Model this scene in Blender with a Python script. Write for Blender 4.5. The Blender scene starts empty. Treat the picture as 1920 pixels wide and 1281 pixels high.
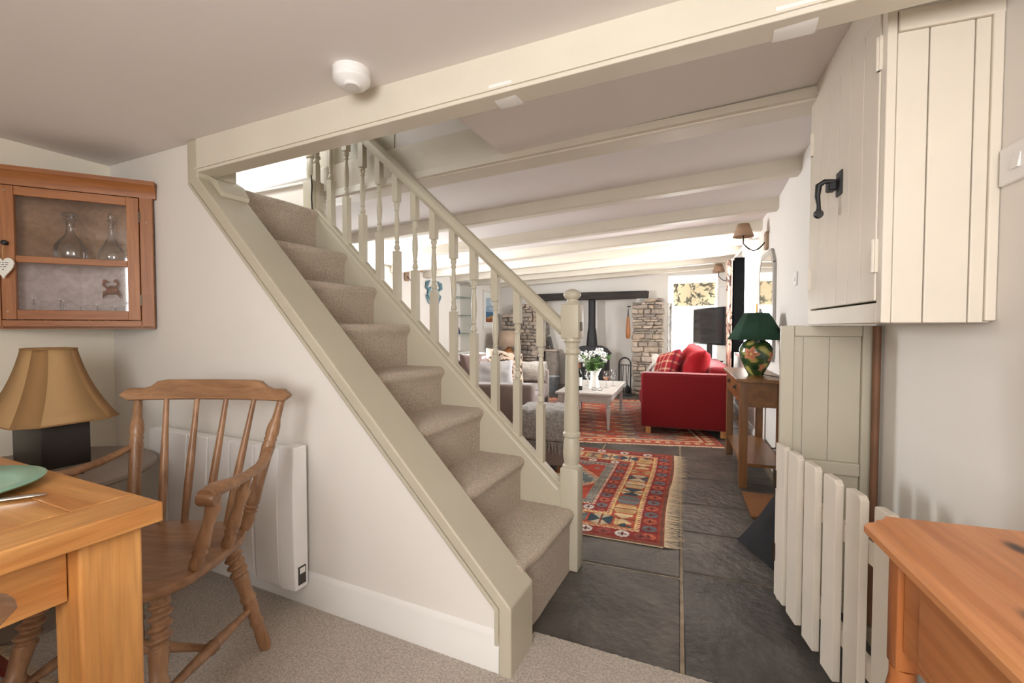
import bpy, bmesh, math, random
import numpy as np
from mathutils import Vector, Matrix, Quaternion, noise
random.seed(7)
R = math.radians
scn = bpy.context.scene
col = scn.collection

# ------------------------------------------------------------------ camera, world, lights, exposure
cam_d = bpy.data.cameras.new('camera'); cam = bpy.data.objects.new('camera', cam_d); col.objects.link(cam)
cam_d.sensor_width = 36.0; cam_d.lens = 853.0 * 36.0 / 1920.0; cam_d.clip_start = 0.02
cam.location = (0, 0, 1.1); cam.rotation_euler = (R(90 - 1.75), 0, R(25))
scn.camera = cam
vs = scn.view_settings
vs.view_transform = 'Standard'; vs.look = 'None'; vs.gamma = 1.0; vs.use_curve_mapping = False; vs.exposure = 0.1
wd = bpy.data.worlds.new('sky'); scn.world = wd; wd.use_nodes = True
wn = wd.node_tree.nodes; bg = wn['Background']
sky = wn.new('ShaderNodeTexSky'); sky.sky_type = 'HOSEK_WILKIE'; sky.turbidity = 5.0; sky.ground_albedo = 0.4
sky.sun_direction = (0.5, 0.3, 0.8)
hsv = wn.new('ShaderNodeHueSaturation'); hsv.inputs['Saturation'].default_value = 0.35
wd.node_tree.links.new(sky.outputs[0], hsv.inputs['Color']); wd.node_tree.links.new(hsv.outputs[0], bg.inputs[0])
bg.inputs[1].default_value = 6.0

WALL_A = R(4.9)                       # the right-hand wall runs 4.9 degrees off the stair axis
WO = Vector((0.577, 1.45, 0))         # a point on that wall
def rw(x, y, z=0.0):                  # right-wall frame: x from wall (negative = into room), y along wall, z up
    return Vector((WO.x + x*math.cos(WALL_A) - y*math.sin(WALL_A), WO.y + x*math.sin(WALL_A) + y*math.cos(WALL_A), z))
def area(name, loc, target, sx, sy, power, color=(1, 1, 1)):
    l = bpy.data.lights.new(name, 'AREA'); l.shape = 'RECTANGLE'; l.size = sx; l.size_y = sy; l.energy = power; l.color = color
    o = bpy.data.objects.new(name, l); col.objects.link(o); o.location = loc
    o.rotation_euler = (Vector(target) - Vector(loc)).to_track_quat('-Z', 'Y').to_euler(); return o
area('daylight_dining_window', (0.0, -1.31, 1.35), (-0.55, 1.0, 1.15), 1.05, 0.95, 50, (1.0, 0.985, 0.965))
area('daylight_right_window', rw(0.30, 4.08, 1.36), rw(-2.0, 4.7, 0.9), 1.0, 1.15, 130, (1.0, 0.985, 0.96))
area('daylight_far_window', (-0.47, 8.24, 1.30), (-0.8, 5.0, 1.0), 0.7, 1.0, 80, (1.0, 0.99, 0.97))
area('daylight_left_window', (-4.16, 3.95, 1.5), (-1.6, 6.0, 1.2), 0.75, 0.8, 165, (0.98, 0.99, 1.0))
area('stairwell_fill_lamp', (-2.75, 1.44, 2.62), (-2.75, 2.1, 2.15), 0.6, 0.5, 16, (0.95, 0.98, 1.0))  # added lamp with no window behind it, overexposes the stairwell far wall

# ------------------------------------------------------------------ helpers
def lin(c):
    return tuple(((v/255.0)/12.92 if v/255.0 <= 0.04045 else ((v/255.0+0.055)/1.055)**2.4) for v in c)
def lina(a):
    a = np.asarray(a, float)/255.0
    return np.where(a <= 0.04045, a/12.92, ((a+0.055)/1.055)**2.4)
def wm(o):
    m = Matrix.LocRotScale(o.location, o.rotation_euler, o.scale)
    return wm(o.parent) @ m if o.parent else m
def tag(o, label=None, cat=None, group=None, kind=None):
    if label: o['label'] = label
    if cat: o['category'] = cat
    if group: o['group'] = group
    if kind: o['kind'] = kind
    return o
def thing(name, label, cat, loc=(0, 0, 0), rz=0.0, group=None):
    o = bpy.data.objects.new(name, None); col.objects.link(o); o.empty_display_size = 0.1
    o.location = loc; o.rotation_euler = (0, 0, rz); return tag(o, label, cat, group)
def copy_tree(o, parent=None):
    c = o.copy(); col.objects.link(c); c.parent = parent
    for ch in list(o.children): copy_tree(ch, c)
    return c

class MB:
    def __init__(s): s.bm = bmesh.new()
    def _add(s, vs, fs):
        v = [s.bm.verts.new(p) for p in vs]
        for f in fs:
            try: s.bm.faces.new([v[i] for i in f])
            except ValueError: pass
        return s
    def box(s, x0, x1, y0, y1, z0, z1, mat=None):
        P = [(x0,y0,z0),(x1,y0,z0),(x1,y1,z0),(x0,y1,z0),(x0,y0,z1),(x1,y0,z1),(x1,y1,z1),(x0,y1,z1)]
        if mat is not None: P = [mat @ Vector(p) for p in P]
        return s._add(P, [(3,2,1,0),(4,5,6,7),(0,1,5,4),(1,2,6,5),(2,3,7,6),(3,0,4,7)])
    def hexa(s, P):          # 8 corner points in box order
        return s._add(P, [(3,2,1,0),(4,5,6,7),(0,1,5,4),(1,2,6,5),(2,3,7,6),(3,0,4,7)])
    def prism(s, poly, axis, a, b):
        def p(u, v, w): return {'x': (w,u,v), 'y': (u,w,v), 'z': (u,v,w)}[axis]
        n = len(poly)
        vs = [p(u,v,a) for u,v in poly] + [p(u,v,b) for u,v in poly]
        fs = [tuple(range(n)), tuple(range(2*n-1, n-1, -1))] + [(i,n+i,n+(i+1)%n,(i+1)%n) for i in range(n)]
        return s._add(vs, fs)
    def lathe(s, prof, c=(0,0,0), seg=24, cap=True):
        return s.turn(Vector(c), Vector(c)+Vector((0,0,1)), prof, seg, cap=cap)
    def turn(s, p0, p1, prof, seg=16, twist=None, cap=True, sq=None):
        """prof: (t, r) with t along p0->p1; twist=(t0,t1,turns,amp)."""
        p0 = Vector(p0); p1 = Vector(p1); d = p1-p0; q = Vector((0,0,1)).rotation_difference(d.normalized())
        if twist:
            t0, t1, nt, amp = twist; ext = []
            pr = sorted(prof)
            def rr(t):
                for (a, ra), (b, rb) in zip(pr, pr[1:]):
                    if a <= t <= b: return ra + (rb-ra)*((t-a)/(b-a) if b > a else 0)
                return pr[-1][1]
            n = 44
            prof = [x for x in pr if x[0] < t0] + [(t0+(t1-t0)*i/n, rr(t0+(t1-t0)*i/n)) for i in range(n+1)] + [x for x in pr if x[0] > t1]
        rings = []
        for t, r in prof:
            ring = []
            for k in range(seg):
                a = 2*math.pi*k/seg; rad = max(r, 1e-4)
                if twist and t0 <= t <= t1:
                    e = min(1, min(t-t0, t1-t)/(0.06*(t1-t0)+1e-6))
                    rad *= 1 + twist[3]*e*math.cos(a - 2*math.pi*nt*(t-t0)/(t1-t0))
                ring.append(s.bm.verts.new(p0 + d*t + q @ Vector((rad*math.cos(a), rad*math.sin(a), 0))))
            rings.append(ring)
        for r0, r1 in zip(rings, rings[1:]):
            for k in range(seg):
                s.bm.faces.new((r0[k], r0[(k+1)%seg], r1[(k+1)%seg], r1[k]))
        if cap:
            s.bm.faces.new(rings[0][::-1]); s.bm.faces.new(rings[-1])
        return s
    def tube(s, pts, rad, seg=10, flat=1.0, up=None):
        pts = [Vector(p) for p in pts]; n = len(pts)
        rad = rad if isinstance(rad, (list, tuple)) else [rad]*n
        rings = []; prev = None
        for i, p in enumerate(pts):
            t = (pts[min(i+1, n-1)]-pts[max(i-1, 0)]).normalized()
            if up is not None: u = Vector(up)
            else: u = prev if prev is not None else (Vector((0,0,1)) if abs(t.z) < 0.9 else Vector((1,0,0)))
            u = (u - t*u.dot(t)).normalized(); prev = u; w = t.cross(u)
            rings.append([s.bm.verts.new(p + (u*math.cos(2*math.pi*k/seg)*flat + w*math.sin(2*math.pi*k/seg))*rad[i]) for k in range(seg)])
        for a, b in zip(rings, rings[1:]):
            for k in range(seg): s.bm.faces.new((a[k], a[(k+1)%seg], b[(k+1)%seg], b[k]))
        s.bm.faces.new(rings[0][::-1]); s.bm.faces.new(rings[-1]); return s
    def sweep(s, pts, prof, up=(0,0,1)):       # rectangular/any 2D profile (side, up) swept along pts
        pts = [Vector(p) for p in pts]; n = len(pts); m = len(prof); rings = []
        for i, p in enumerate(pts):
            t = (pts[min(i+1, n-1)]-pts[max(i-1, 0)]).normalized(); w = t.cross(Vector(up)).normalized(); u = w.cross(t)
            rings.append([s.bm.verts.new(p + w*a + u*b) for a, b in prof])
        for a, b in zip(rings, rings[1:]):
            for k in range(m): s.bm.faces.new((a[k], a[(k+1)%m], b[(k+1)%m], b[k]))
        s.bm.faces.new(rings[0][::-1]); s.bm.faces.new(rings[-1]); return s
    def pillow(s, c, w, h, t, rot=None, n=14, puff=0.35, seed=0, wr=0.012):
        rot = rot or Matrix.Identity(3); top = {}
        for sd in (1, -1):
            for i in range(n+1):
                for j in range(n+1):
                    if sd == -1 and (i in (0, n) or j in (0, n)): top[(-1,i,j)] = top[(1,i,j)]; continue
                    u = 2*i/n-1; v = 2*j/n-1
                    pin = 1 - 0.10*(1-abs(u)**2)*abs(v)**3 - 0.0; pin2 = 1 - 0.10*(1-abs(v)**2)*abs(u)**3
                    th = t*0.5*((1-u**4)*(1-v**4))**puff
                    if i in (0, n) or j in (0, n): th = 0
                    nn = noise.noise(Vector((u*2.2+seed, v*2.2, sd*3.1)))
                    p = Vector((u*w/2*pin2, v*h/2*pin, sd*th*(1+0.25*nn) + wr*nn*(1 if th else 0)))
                    top[(sd,i,j)] = s.bm.verts.new(Vector(c) + rot @ p)
            for i in range(n):
                for j in range(n):
                    q = [top[(sd,i,j)], top[(sd,i+1,j)], top[(sd,i+1,j+1)], top[(sd,i,j+1)]]
                    s.bm.faces.new(q if sd == 1 else q[::-1])
        return s
    def rbox(s, x0, x1, y0, y1, z0, z1, r=0.03, seg=4, mat=None):
        b = bmesh.new(); t = MB.__new__(MB); t.bm = b; t.box(x0,x1,y0,y1,z0,z1)
        bmesh.ops.bevel(b, geom=b.edges[:], offset=r, segments=seg, profile=0.5, affect='EDGES')
        if mat is not None: b.transform(mat)
        vm = {v: s.bm.verts.new(v.co) for v in b.verts}
        for f in b.faces: s.bm.faces.new([vm[v] for v in f.verts])
        b.free(); return s
    def jitter(s, amp, freq=6.0, seed=0):
        for v in s.bm.verts:
            p = v.co*freq + Vector((seed, seed*1.7, 0)); v.co += noise.noise_vector(p)*amp
        return s
    def subdiv(s, cuts):
        bmesh.ops.subdivide_edges(s.bm, edges=s.bm.edges[:], cuts=cuts, use_grid_fill=True); return s
    def xf(s, m): s.bm.transform(m); return s
    def obj(s, name, mat, parent=None, bevel=0, bseg=2, smooth=True, ang=38, world=False, sub=0, label=None):
        bm = s.bm
        bmesh.ops.recalc_face_normals(bm, faces=bm.faces[:])
        if world and parent: bm.transform(wm(parent).inverted())
        if smooth:
            for f in bm.faces: f.smooth = True
            for e in bm.edges:
                if len(e.link_faces) == 2 and e.calc_face_angle(0) > R(ang): e.smooth = False
        me = bpy.data.meshes.new(name); bm.to_mesh(me); bm.free()
        me.materials.append(mat); o = bpy.data.objects.new(name, me); col.objects.link(o); o.parent = parent
        if bevel:
            b = o.modifiers.new('bevel', 'BEVEL'); b.width = bevel; b.segments = bseg; b.limit_method = 'ANGLE'; b.angle_limit = R(40); b.harden_normals = True
        if sub:
            m = o.modifiers.new('sub', 'SUBSURF'); m.levels = sub; m.render_levels = sub
        if label: o['label'] = label
        return o

def painted_grid(name, P, rgb, mat, parent=None):
    """P: (ny,nx,3) points, rgb: (ny,nx,3) 0-255 colours as the thing's own dye/print."""
    ny, nx = P.shape[:2]
    idx = np.arange(ny*nx).reshape(ny, nx)
    f = np.stack([idx[:-1,:-1], idx[:-1,1:], idx[1:,1:], idx[1:,:-1]], -1).reshape(-1, 4)
    me = bpy.data.meshes.new(name); me.from_pydata(P.reshape(-1,3).tolist(), [], f.tolist())
    ca = me.color_attributes.new('dye', 'FLOAT_COLOR', 'POINT')
    c = np.ones((ny*nx, 4)); c[:, :3] = lina(rgb.reshape(-1,3)); ca.data.foreach_set('color', c.ravel().astype(np.float32))
    me.polygons.foreach_set('use_smooth', [True]*len(me.polygons)); me.materials.append(mat)
    o = bpy.data.objects.new(name, me); col.objects.link(o); o.parent = parent; return o

# ------------------------------------------------------------------ materials
MATS = {}
def nmat(name):
    m = bpy.data.materials.new(name); m.use_nodes = True; MATS[name] = m
    return m, m.node_tree.nodes, m.node_tree.links, m.node_tree.nodes['Principled BSDF']
def plain(name, c, rough=0.5, metal=0.0, var=0.06, scale=6.0, bump=0.0, bscale=60.0, stretch=None, spec=0.5, sheen=0.0, detail=4):
    m, n, l, b = nmat(name)
    b.inputs['Roughness'].default_value = rough; b.inputs['Metallic'].default_value = metal
    b.inputs['Specular IOR Level'].default_value = spec
    if sheen: b.inputs['Sheen Weight'].default_value = sheen
    tc = n.new('ShaderNodeTexCoord'); mp = n.new('ShaderNodeMapping'); l.new(tc.outputs['Object'], mp.inputs[0])
    if stretch: mp.inputs['Scale'].default_value = stretch
    nz = n.new('ShaderNodeTexNoise'); nz.inputs['Scale'].default_value = scale; nz.inputs['Detail'].default_value = detail; l.new(mp.outputs[0], nz.inputs[0])
    rp = n.new('ShaderNodeValToRGB'); a = lin(c)
    rp.color_ramp.elements[0].position = 0.3; rp.color_ramp.elements[1].position = 0.7
    rp.color_ramp.elements[0].color = (*[v*(1-var) for v in a], 1); rp.color_ramp.elements[1].color = (*[min(1, v*(1+var)) for v in a], 1)
    l.new(nz.outputs[0], rp.inputs[0]); l.new(rp.outputs[0], b.inputs['Base Color'])
    if bump:
        n2 = n.new('ShaderNodeTexNoise'); n2.inputs['Scale'].default_value = bscale; n2.inputs['Detail'].default_value = 3; l.new(mp.outputs[0], n2.inputs[0])
        bp = n.new('ShaderNodeBump'); bp.inputs['Strength'].default_value = bump; bp.inputs['Distance'].default_value = 0.01
        l.new(n2.outputs[0], bp.inputs['Height']); l.new(bp.outputs[0], b.inputs['Normal'])
    return m
def wood(name, c1, c2, axis='x', scale=9.0, rough=0.4, knots=False, long=0.07):
    m, n, l, b = nmat(name); b.inputs['Roughness'].default_value = rough
    tc = n.new('ShaderNodeTexCoord'); mp = n.new('ShaderNodeMapping'); l.new(tc.outputs['Object'], mp.inputs[0])
    mp.inputs['Scale'].default_value = [long if a == axis else 1.0 for a in 'xyz']
    nz = n.new('ShaderNodeTexNoise'); nz.inputs['Scale'].default_value = scale; nz.inputs['Detail'].default_value = 8; nz.inputs['Roughness'].default_value = 0.62; nz.inputs['Distortion'].default_value = 1.2
    l.new(mp.outputs[0], nz.inputs[0])
    rp = n.new('ShaderNodeValToRGB'); e = rp.color_ramp.elements; e[0].position = 0.32; e[1].position = 0.68
    e[0].color = (*lin(c1), 1); e[1].color = (*lin(c2), 1)
    l.new(nz.outputs[0], rp.inputs[0])
    n2 = n.new('ShaderNodeTexNoise'); n2.inputs['Scale'].default_value = scale*9; n2.inputs['Detail'].default_value = 3; l.new(mp.outputs[0], n2.inputs[0])
    mx = n.new('ShaderNodeMix'); mx.data_type = 'RGBA'; mx.blend_type = 'MULTIPLY'; mx.inputs[0].default_value = 0.35
    r2 = n.new('ShaderNodeValToRGB'); r2.color_ramp.elements[0].position = 0.35; r2.color_ramp.elements[0].color = (0.55,0.5,0.45,1); r2.color_ramp.elements[1].position = 0.6
    l.new(n2.outputs[0], r2.inputs[0]); l.new(rp.outputs[0], mx.inputs[6]); l.new(r2.outputs[0], mx.inputs[7])
    out = mx.outputs[2]
    if knots:
        mp2 = n.new('ShaderNodeMapping'); l.new(tc.outputs['Object'], mp2.inputs[0]); mp2.inputs['Scale'].default_value = (1.0, 0.45, 0.0)
        dist = None
        for kx, ky in knots:
            vd = n.new('ShaderNodeVectorMath'); vd.operation = 'DISTANCE'; vd.inputs[1].default_value = (kx, ky*0.45, 0)
            l.new(mp2.outputs[0], vd.inputs[0])
            if dist is None: dist = vd.outputs['Value']
            else:
                mn = n.new('ShaderNodeMath'); mn.operation = 'MINIMUM'; l.new(dist, mn.inputs[0]); l.new(vd.outputs['Value'], mn.inputs[1]); dist = mn.outputs[0]
        r3 = n.new('ShaderNodeValToRGB'); r3.color_ramp.elements[0].position = 0.006; r3.color_ramp.elements[1].position = 0.014
        r3.color_ramp.elements[0].color = (*lin((70,38,25)), 1); r3.color_ramp.elements[1].color = (1,1,1,1)
        l.new(dist, r3.inputs[0]); m3 = n.new('ShaderNodeMix'); m3.data_type = 'RGBA'; m3.blend_type = 'MULTIPLY'; m3.inputs[0].default_value = 1.0
        l.new(out, m3.inputs[6]); l.new(r3.outputs[0], m3.inputs[7]); out = m3.outputs[2]
    l.new(out, b.inputs['Base Color'])
    bp = n.new('ShaderNodeBump'); bp.inputs['Strength'].default_value = 0.12; bp.inputs['Distance'].default_value = 0.004
    l.new(n2.outputs[0], bp.inputs['Height']); l.new(bp.outputs[0], b.inputs['Normal'])
    return m
def dyed(name, rough=0.9, bump=0.3, bscale=250.0, spec=0.2, sheen=0.0):
    m, n, l, b = nmat(name); b.inputs['Roughness'].default_value = rough; b.inputs['Specular IOR Level'].default_value = spec
    at = n.new('ShaderNodeAttribute'); at.attribute_name = 'dye'; l.new(at.outputs['Color'], b.inputs['Base Color'])
    if bump:
        tc = n.new('ShaderNodeTexCoord'); nz = n.new('ShaderNodeTexNoise'); nz.inputs['Scale'].default_value = bscale; l.new(tc.outputs['Object'], nz.inputs[0])
        bp = n.new('ShaderNodeBump'); bp.inputs['Strength'].default_value = bump; bp.inputs['Distance'].default_value = 0.004
        l.new(nz.outputs[0], bp.inputs['Height']); l.new(bp.outputs[0], b.inputs['Normal'])
    return m
def glassy(name, tint=(1,1,1), refl=0.12):
    m, n, l, b = nmat(name); n.remove(b)
    tr = n.new('ShaderNodeBsdfTransparent'); tr.inputs[0].default_value = (*tint, 1)
    gl = n.new('ShaderNodeBsdfGlossy'); gl.inputs['Roughness'].default_value = 0.04
    lw = n.new('ShaderNodeLayerWeight'); lw.inputs[0].default_value = 0.25
    mu = n.new('ShaderNodeMath'); mu.operation = 'MULTIPLY_ADD'; mu.inputs[1].default_value = 0.75; mu.inputs[2].default_value = refl*0.35
    mx = n.new('ShaderNodeMixShader'); l.new(lw.outputs['Fresnel'], mu.inputs[0]); l.new(mu.outputs[0], mx.inputs[0])
    l.new(tr.outputs[0], mx.inputs[1]); l.new(gl.outputs[0], mx.inputs[2]); l.new(mx.outputs[0], n['Material Output'].inputs[0]); return m
def shade_mat(name, c, trans=0.35):
    m, n, l, b = nmat(name); b.inputs['Base Color'].default_value = (*lin(c), 1); b.inputs['Roughness'].default_value = 0.85
    tc = n.new('ShaderNodeTexCoord'); nz = n.new('ShaderNodeTexNoise'); nz.inputs['Scale'].default_value = 120; l.new(tc.outputs['Object'], nz.inputs[0])
    bp = n.new('ShaderNodeBump'); bp.inputs['Strength'].default_value = 0.15; bp.inputs['Distance'].default_value = 0.004; l.new(nz.outputs[0], bp.inputs['Height']); l.new(bp.outputs[0], b.inputs['Normal'])
    tl = n.new('ShaderNodeBsdfTranslucent'); tl.inputs[0].default_value = (*lin(c), 1)
    mx = n.new('ShaderNodeMixShader'); mx.inputs[0].default_value = trans
    l.new(b.outputs[0], mx.inputs[1]); l.new(tl.outputs[0], mx.inputs[2]); l.new(mx.outputs[0], n['Material Output'].inputs[0]); return m

plain('plaster', (234, 229, 222), 0.85, var=0.02, scale=2.0, bump=0.12, bscale=9.0)
plain('ceiling_paint', (236, 230, 226), 0.9, var=0.015, scale=1.5, bump=0.05, bscale=12.0)
plain('cream_plaster', (238, 231, 214), 0.85, var=0.02, scale=2.0, bump=0.1, bscale=9.0)
plain('stone_paint', (195, 187, 167), 0.42, var=0.025, scale=5.0, bump=0.06, bscale=25.0)
plain('beam_paint', (222, 214, 198), 0.5, var=0.03, scale=5.0, bump=0.15, bscale=14.0)
plain('cupboard_paint', (228, 218, 203), 0.38, var=0.02, scale=5.0, bump=0.05, bscale=20.0)
plain('white_gloss', (240, 238, 234), 0.35, var=0.01, bump=0.03, bscale=20)
plain('gate_paint', (222, 212, 197), 0.5, var=0.03, scale=8)
plain('carpet', (212, 199, 186), 0.97, var=0.26, scale=150.0, bump=1.0, bscale=260.0, spec=0.05, sheen=0.2, detail=2)
plain('stair_carpet', (216, 198, 178), 0.97, var=0.25, scale=180.0, bump=1.0, bscale=260.0, spec=0.05, sheen=0.2, detail=2)
plain('slate', (80, 75, 70), 0.40, var=0.45, scale=5, bump=0.8, bscale=22.0, detail=12)
plain('slate_warm', (90, 81, 72), 0.43, var=0.45, scale=6, bump=0.8, bscale=20.0, detail=12)
plain('slate_dark', (68, 65, 62), 0.38, var=0.45, scale=5, bump=0.8, bscale=24.0, detail=12)
plain('mortar', (156, 140, 118), 0.9, var=0.25, scale=20, bump=0.4, bscale=60)
plain('stone_a', (168, 156, 143), 0.9, var=0.22, scale=14, bump=0.7, bscale=30)
plain('stone_b', (182, 166, 148), 0.9, var=0.22, scale=12, bump=0.7, bscale=30)
plain('stone_c', (146, 136, 127), 0.9, var=0.25, scale=15, bump=0.7, bscale=34)
plain('stone_d', (194, 178, 164), 0.9, var=0.2, scale=12, bump=0.7, bscale=28)
plain('stone_mortar', (166, 154, 140), 0.95, var=0.2, scale=20, bump=0.6, bscale=50)
plain('charred_oak', (52, 46, 42), 0.75, var=0.5, scale=14, bump=0.9, bscale=22, stretch=(0.15,1,1))
plain('iron', (28, 28, 30), 0.5, var=0.2, bump=0.1)
plain('cast_black', (40, 40, 42), 0.55, var=0.15)
plain('brass', (190, 150, 80), 0.3, metal=1.0)
plain('steel', (200, 198, 192), 0.22, metal=1.0)
plain('dark_brass', (70, 60, 48), 0.4, metal=0.8)
plain('galvanised', (150, 154, 156), 0.45, metal=0.6, var=0.2, scale=20)
plain('lamp_block', (44, 38, 34), 0.35, var=0.06)
plain('mint_glaze', (142, 190, 168), 0.18, var=0.03)
plain('white_ceramic', (240, 238, 230), 0.2, var=0.01)
plain('plastic_white', (240, 238, 236), 0.4, var=0.01)
plain('red_fabric', (118, 17, 21), 0.9, var=0.1, scale=90, bump=0.25, bscale=260, sheen=0.25, spec=0.15)
plain('red_cushion', (150, 24, 30), 0.9, var=0.1, scale=60, bump=0.3, bscale=200, sheen=0.08, spec=0.15)
plain('taupe_velvet', (132, 117, 110), 0.85, var=0.12, scale=7, bump=0.15, bscale=120, sheen=0.6, spec=0.1)
plain('pink_velvet', (150, 128, 122), 0.85, var=0.12, scale=9, bump=0.15, bscale=120, sheen=0.5, spec=0.1)
plain('white_fabric', (214, 212, 214), 0.9, var=0.06, scale=30, bump=0.3, bscale=160, sheen=0.2)
plain('grey_knit', (186, 178, 168), 0.95, var=0.25, scale=70, bump=1.0, bscale=90, sheen=0.2)
plain('grey_throw', (150, 145, 140), 0.95, var=0.3, scale=50, bump=0.9, bscale=80, sheen=0.2)
plain('table_grey', (196, 190, 184), 0.5, var=0.06, scale=14, bump=0.08, stretch=(1,0.2,1))
plain('navy_bag', (9, 9, 12), 0.85, var=0.2, scale=10, bump=0.3, bscale=20)
plain('coir', (140, 92, 52), 0.98, var=0.3, scale=120, bump=0.9, bscale=200)
plain('fringe', (222, 198, 164), 0.95, var=0.15, scale=40)
plain('leaf_green', (84, 120, 52), 0.6, var=0.3, scale=12)
plain('petal_white', (246, 244, 240), 0.7, var=0.03)
plain('bottle_green', (28, 30, 18), 0.12, var=0.1)
plain('copper_foil', (150, 92, 70), 0.35, metal=0.5)
plain('paper', (240, 240, 236), 0.7, var=0.01)
plain('wine_rose', (226, 160, 122), 0.1, var=0.02)
plain('sconce_wood', (168, 140, 116), 0.7, var=0.2, scale=20, stretch=(1,1,0.2))
plain('frame_white', (226, 222, 214), 0.5, var=0.03)
plain('frame_silver', (170, 166, 160), 0.4, var=0.1, metal=0.3)
plain('grey_top', (140, 126, 114), 0.45, var=0.1, scale=6)
plain('black_plastic', (22, 22, 24), 0.3, var=0.05)
plain('shadow_black', (8, 8, 8), 1.0, var=0.1, spec=0.0)  # near-black puts the shadow on the curtain's back into its colour
plain('bronze_crab', (176, 120, 88), 0.3, metal=0.7, var=0.15)
plain('blue_book', (40, 70, 120), 0.6); plain('red_book', (130, 50, 40), 0.6); plain('teal_book', (50, 90, 96), 0.6); plain('dark_book', (50, 44, 42), 0.6)
plain('cord_black', (30, 28, 27), 0.5); plain('twine', (200, 170, 110), 0.9)
plain('ink', (70, 66, 64), 0.8, var=0.02)
plain('pipe_brown', (120, 84, 60), 0.6, var=0.2)
m_, n_, l_, b_ = nmat('mirror_glass'); b_.inputs['Metallic'].default_value = 1; b_.inputs['Roughness'].default_value = 0.03; b_.inputs['Base Color'].default_value = (0.86,0.87,0.86,1)
wood('oak', (178, 112, 54), (226, 170, 104), 'y', 11, 0.33)
wood('oak_x', (178, 112, 54), (226, 170, 104), 'x', 11, 0.33)
wood('oak_z', (192, 128, 66), (222, 166, 100), 'z', 11, 0.36)
wood('pine_cab', (146, 88, 46), (184, 122, 72), 'z', 10, 0.45)
wood('pine_cab_x', (146, 88, 46), (184, 122, 72), 'x', 10, 0.45)
wood('pine_side', (182, 112, 62), (216, 150, 98), 'y', 8, 0.3, knots=((0.060, -0.285), (0.160, -0.075), (0.26, -0.42), (0.10, -0.70)))
wood('pine_side_z', (150, 82, 40), (190, 118, 64), 'z', 8, 0.3)
wood('elm', (124, 88, 60), (176, 134, 98), 'x', 12, 0.36, long=0.16)
wood('elm_z', (124, 88, 60), (178, 136, 100), 'z', 14, 0.36, long=0.16)
wood('console_oak', (100, 64, 30), (138, 94, 50), 'y', 12, 0.32)
wood('console_oak_z', (98, 62, 30), (134, 90, 48), 'z', 12, 0.38)
wood('bellows_wood', (150, 90, 44), (196, 130, 74), 'z', 10, 0.4)
wood('grey_board', (196, 182, 178), (224, 212, 210), 'x', 6, 0.7)
wood('brown_board', (150, 116, 88), (186, 150, 118), 'x', 6, 0.7)
dyed('dye_wool'); dyed('dye_linen', 0.85, 0.2, 180); dyed('dye_glaze', 0.15, 0, 0, 0.6); dyed('dye_print', 0.5, 0, 0, 0.4); dyed('dye_crab', 0.5, 0.2, 40)
glassy('glass'); glassy('glass_window', (0.98,0.99,1.0), 0.05); glassy('glass_green', (0.80,0.92,0.88), 0.15); glassy('glass_cup', (0.93,0.94,0.95), 0.3)
shade_mat('shade_tan', (206, 168, 118), 0.3); shade_mat('shade_tan_dark', (176, 136, 90), 0.3); shade_mat('shade_green', (30, 66, 46), 0.12)
shade_mat('shade_beige', (206, 182, 158), 0.3); shade_mat('shade_sconce', (190, 160, 132), 0.3)
M = MATS

# ------------------------------------------------------------------ structure
def struct(mb, name, mat, **k): return tag(mb.obj(name, M[mat], **k), kind='structure')
X_L = -2.88; Y_S = 1.27; Z_D = 1.93; X_LL = -3.90; Y_F = 7.75
floor = struct(MB().box(-4.3, 0.95, 1.0, 8.3, -0.12, -0.006), 'floor', 'mortar', smooth=False)
# flagstones, in the frame of the right wall
FO = Vector((-0.105, 1.5, 0))
fl_meshes = {}
u_cols = [(-3.85, -3.2), (-3.2, -2.62), (-2.62, -1.98), (-1.98, -1.32), (-1.32, -0.66), (-0.66, 0.0), (0.0, 0.62)]
rng = random.Random(3)
for ci, (u0, u1) in enumerate(u_cols):
    v = -0.12; rows = []
    if ci == 5: cuts = [0.60, 1.22, 1.80, 2.50]
    elif ci == 6: cuts = [0.66, 1.10, 1.52, 2.05, 2.55]
    else: cuts = []
    k = 0
    while v < 6.15:
        v1 = cuts[k] if k < len(cuts) else v + rng.uniform(0.5, 0.8); k += 1
        v1 = min(v1, 6.25); g = 0.0065
        c, s_ = math.cos(WALL_A), math.sin(WALL_A)
        if v1 - v > 0.1 and not (u1 < -2.7 and v < 0.1):
            cx, cy = (u0+u1)/2, (v+v1)/2
            w = MB().rbox(-(u1-u0)/2+g, (u1-u0)/2-g, -(v1-v)/2+g, (v1-v)/2-g, -0.03, 0.0, 0.004, 1)
            o = w.obj('flagstone', M[rng.choice(['slate','slate','slate_warm','slate_dark'])], floor, smooth=False)
            o.location = (FO.x + cx*c - cy*s_, FO.y + cx*s_ + cy*c, rng.uniform(-0.002, 0.001)); o.rotation_euler = (rng.uniform(-.002,.002), rng.uniform(-.002,.002), WALL_A)
        v = v1
# fitted carpet of the dining end, with its cut edge against the slate
ed = [(-0.605, 1.485)] + [(-0.6+0.012*i*1.0 + 0.0, 1.487 + 0.025*i/100 + 0.004*noise.noise(Vector((i*0.9, 0, 0)))) for i in range(1, 95)]
poly = [(X_L, -2.0), (0.85, -2.0), (0.62, 1.0), (0.53, 1.51)] + [(x, y) for x, y in ed[::-1] if x < 0.53] + [(-0.605, Y_S), (X_L, Y_S)]
struct(MB().prism(poly, 'z', -0.015, 0.008), 'floor_carpet', 'carpet', smooth=False)
struct(MB().box(-3.0, 1.1, -2.1, 1.2, -0.12, -0.014), 'floor_base', 'mortar', smooth=False)

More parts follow.
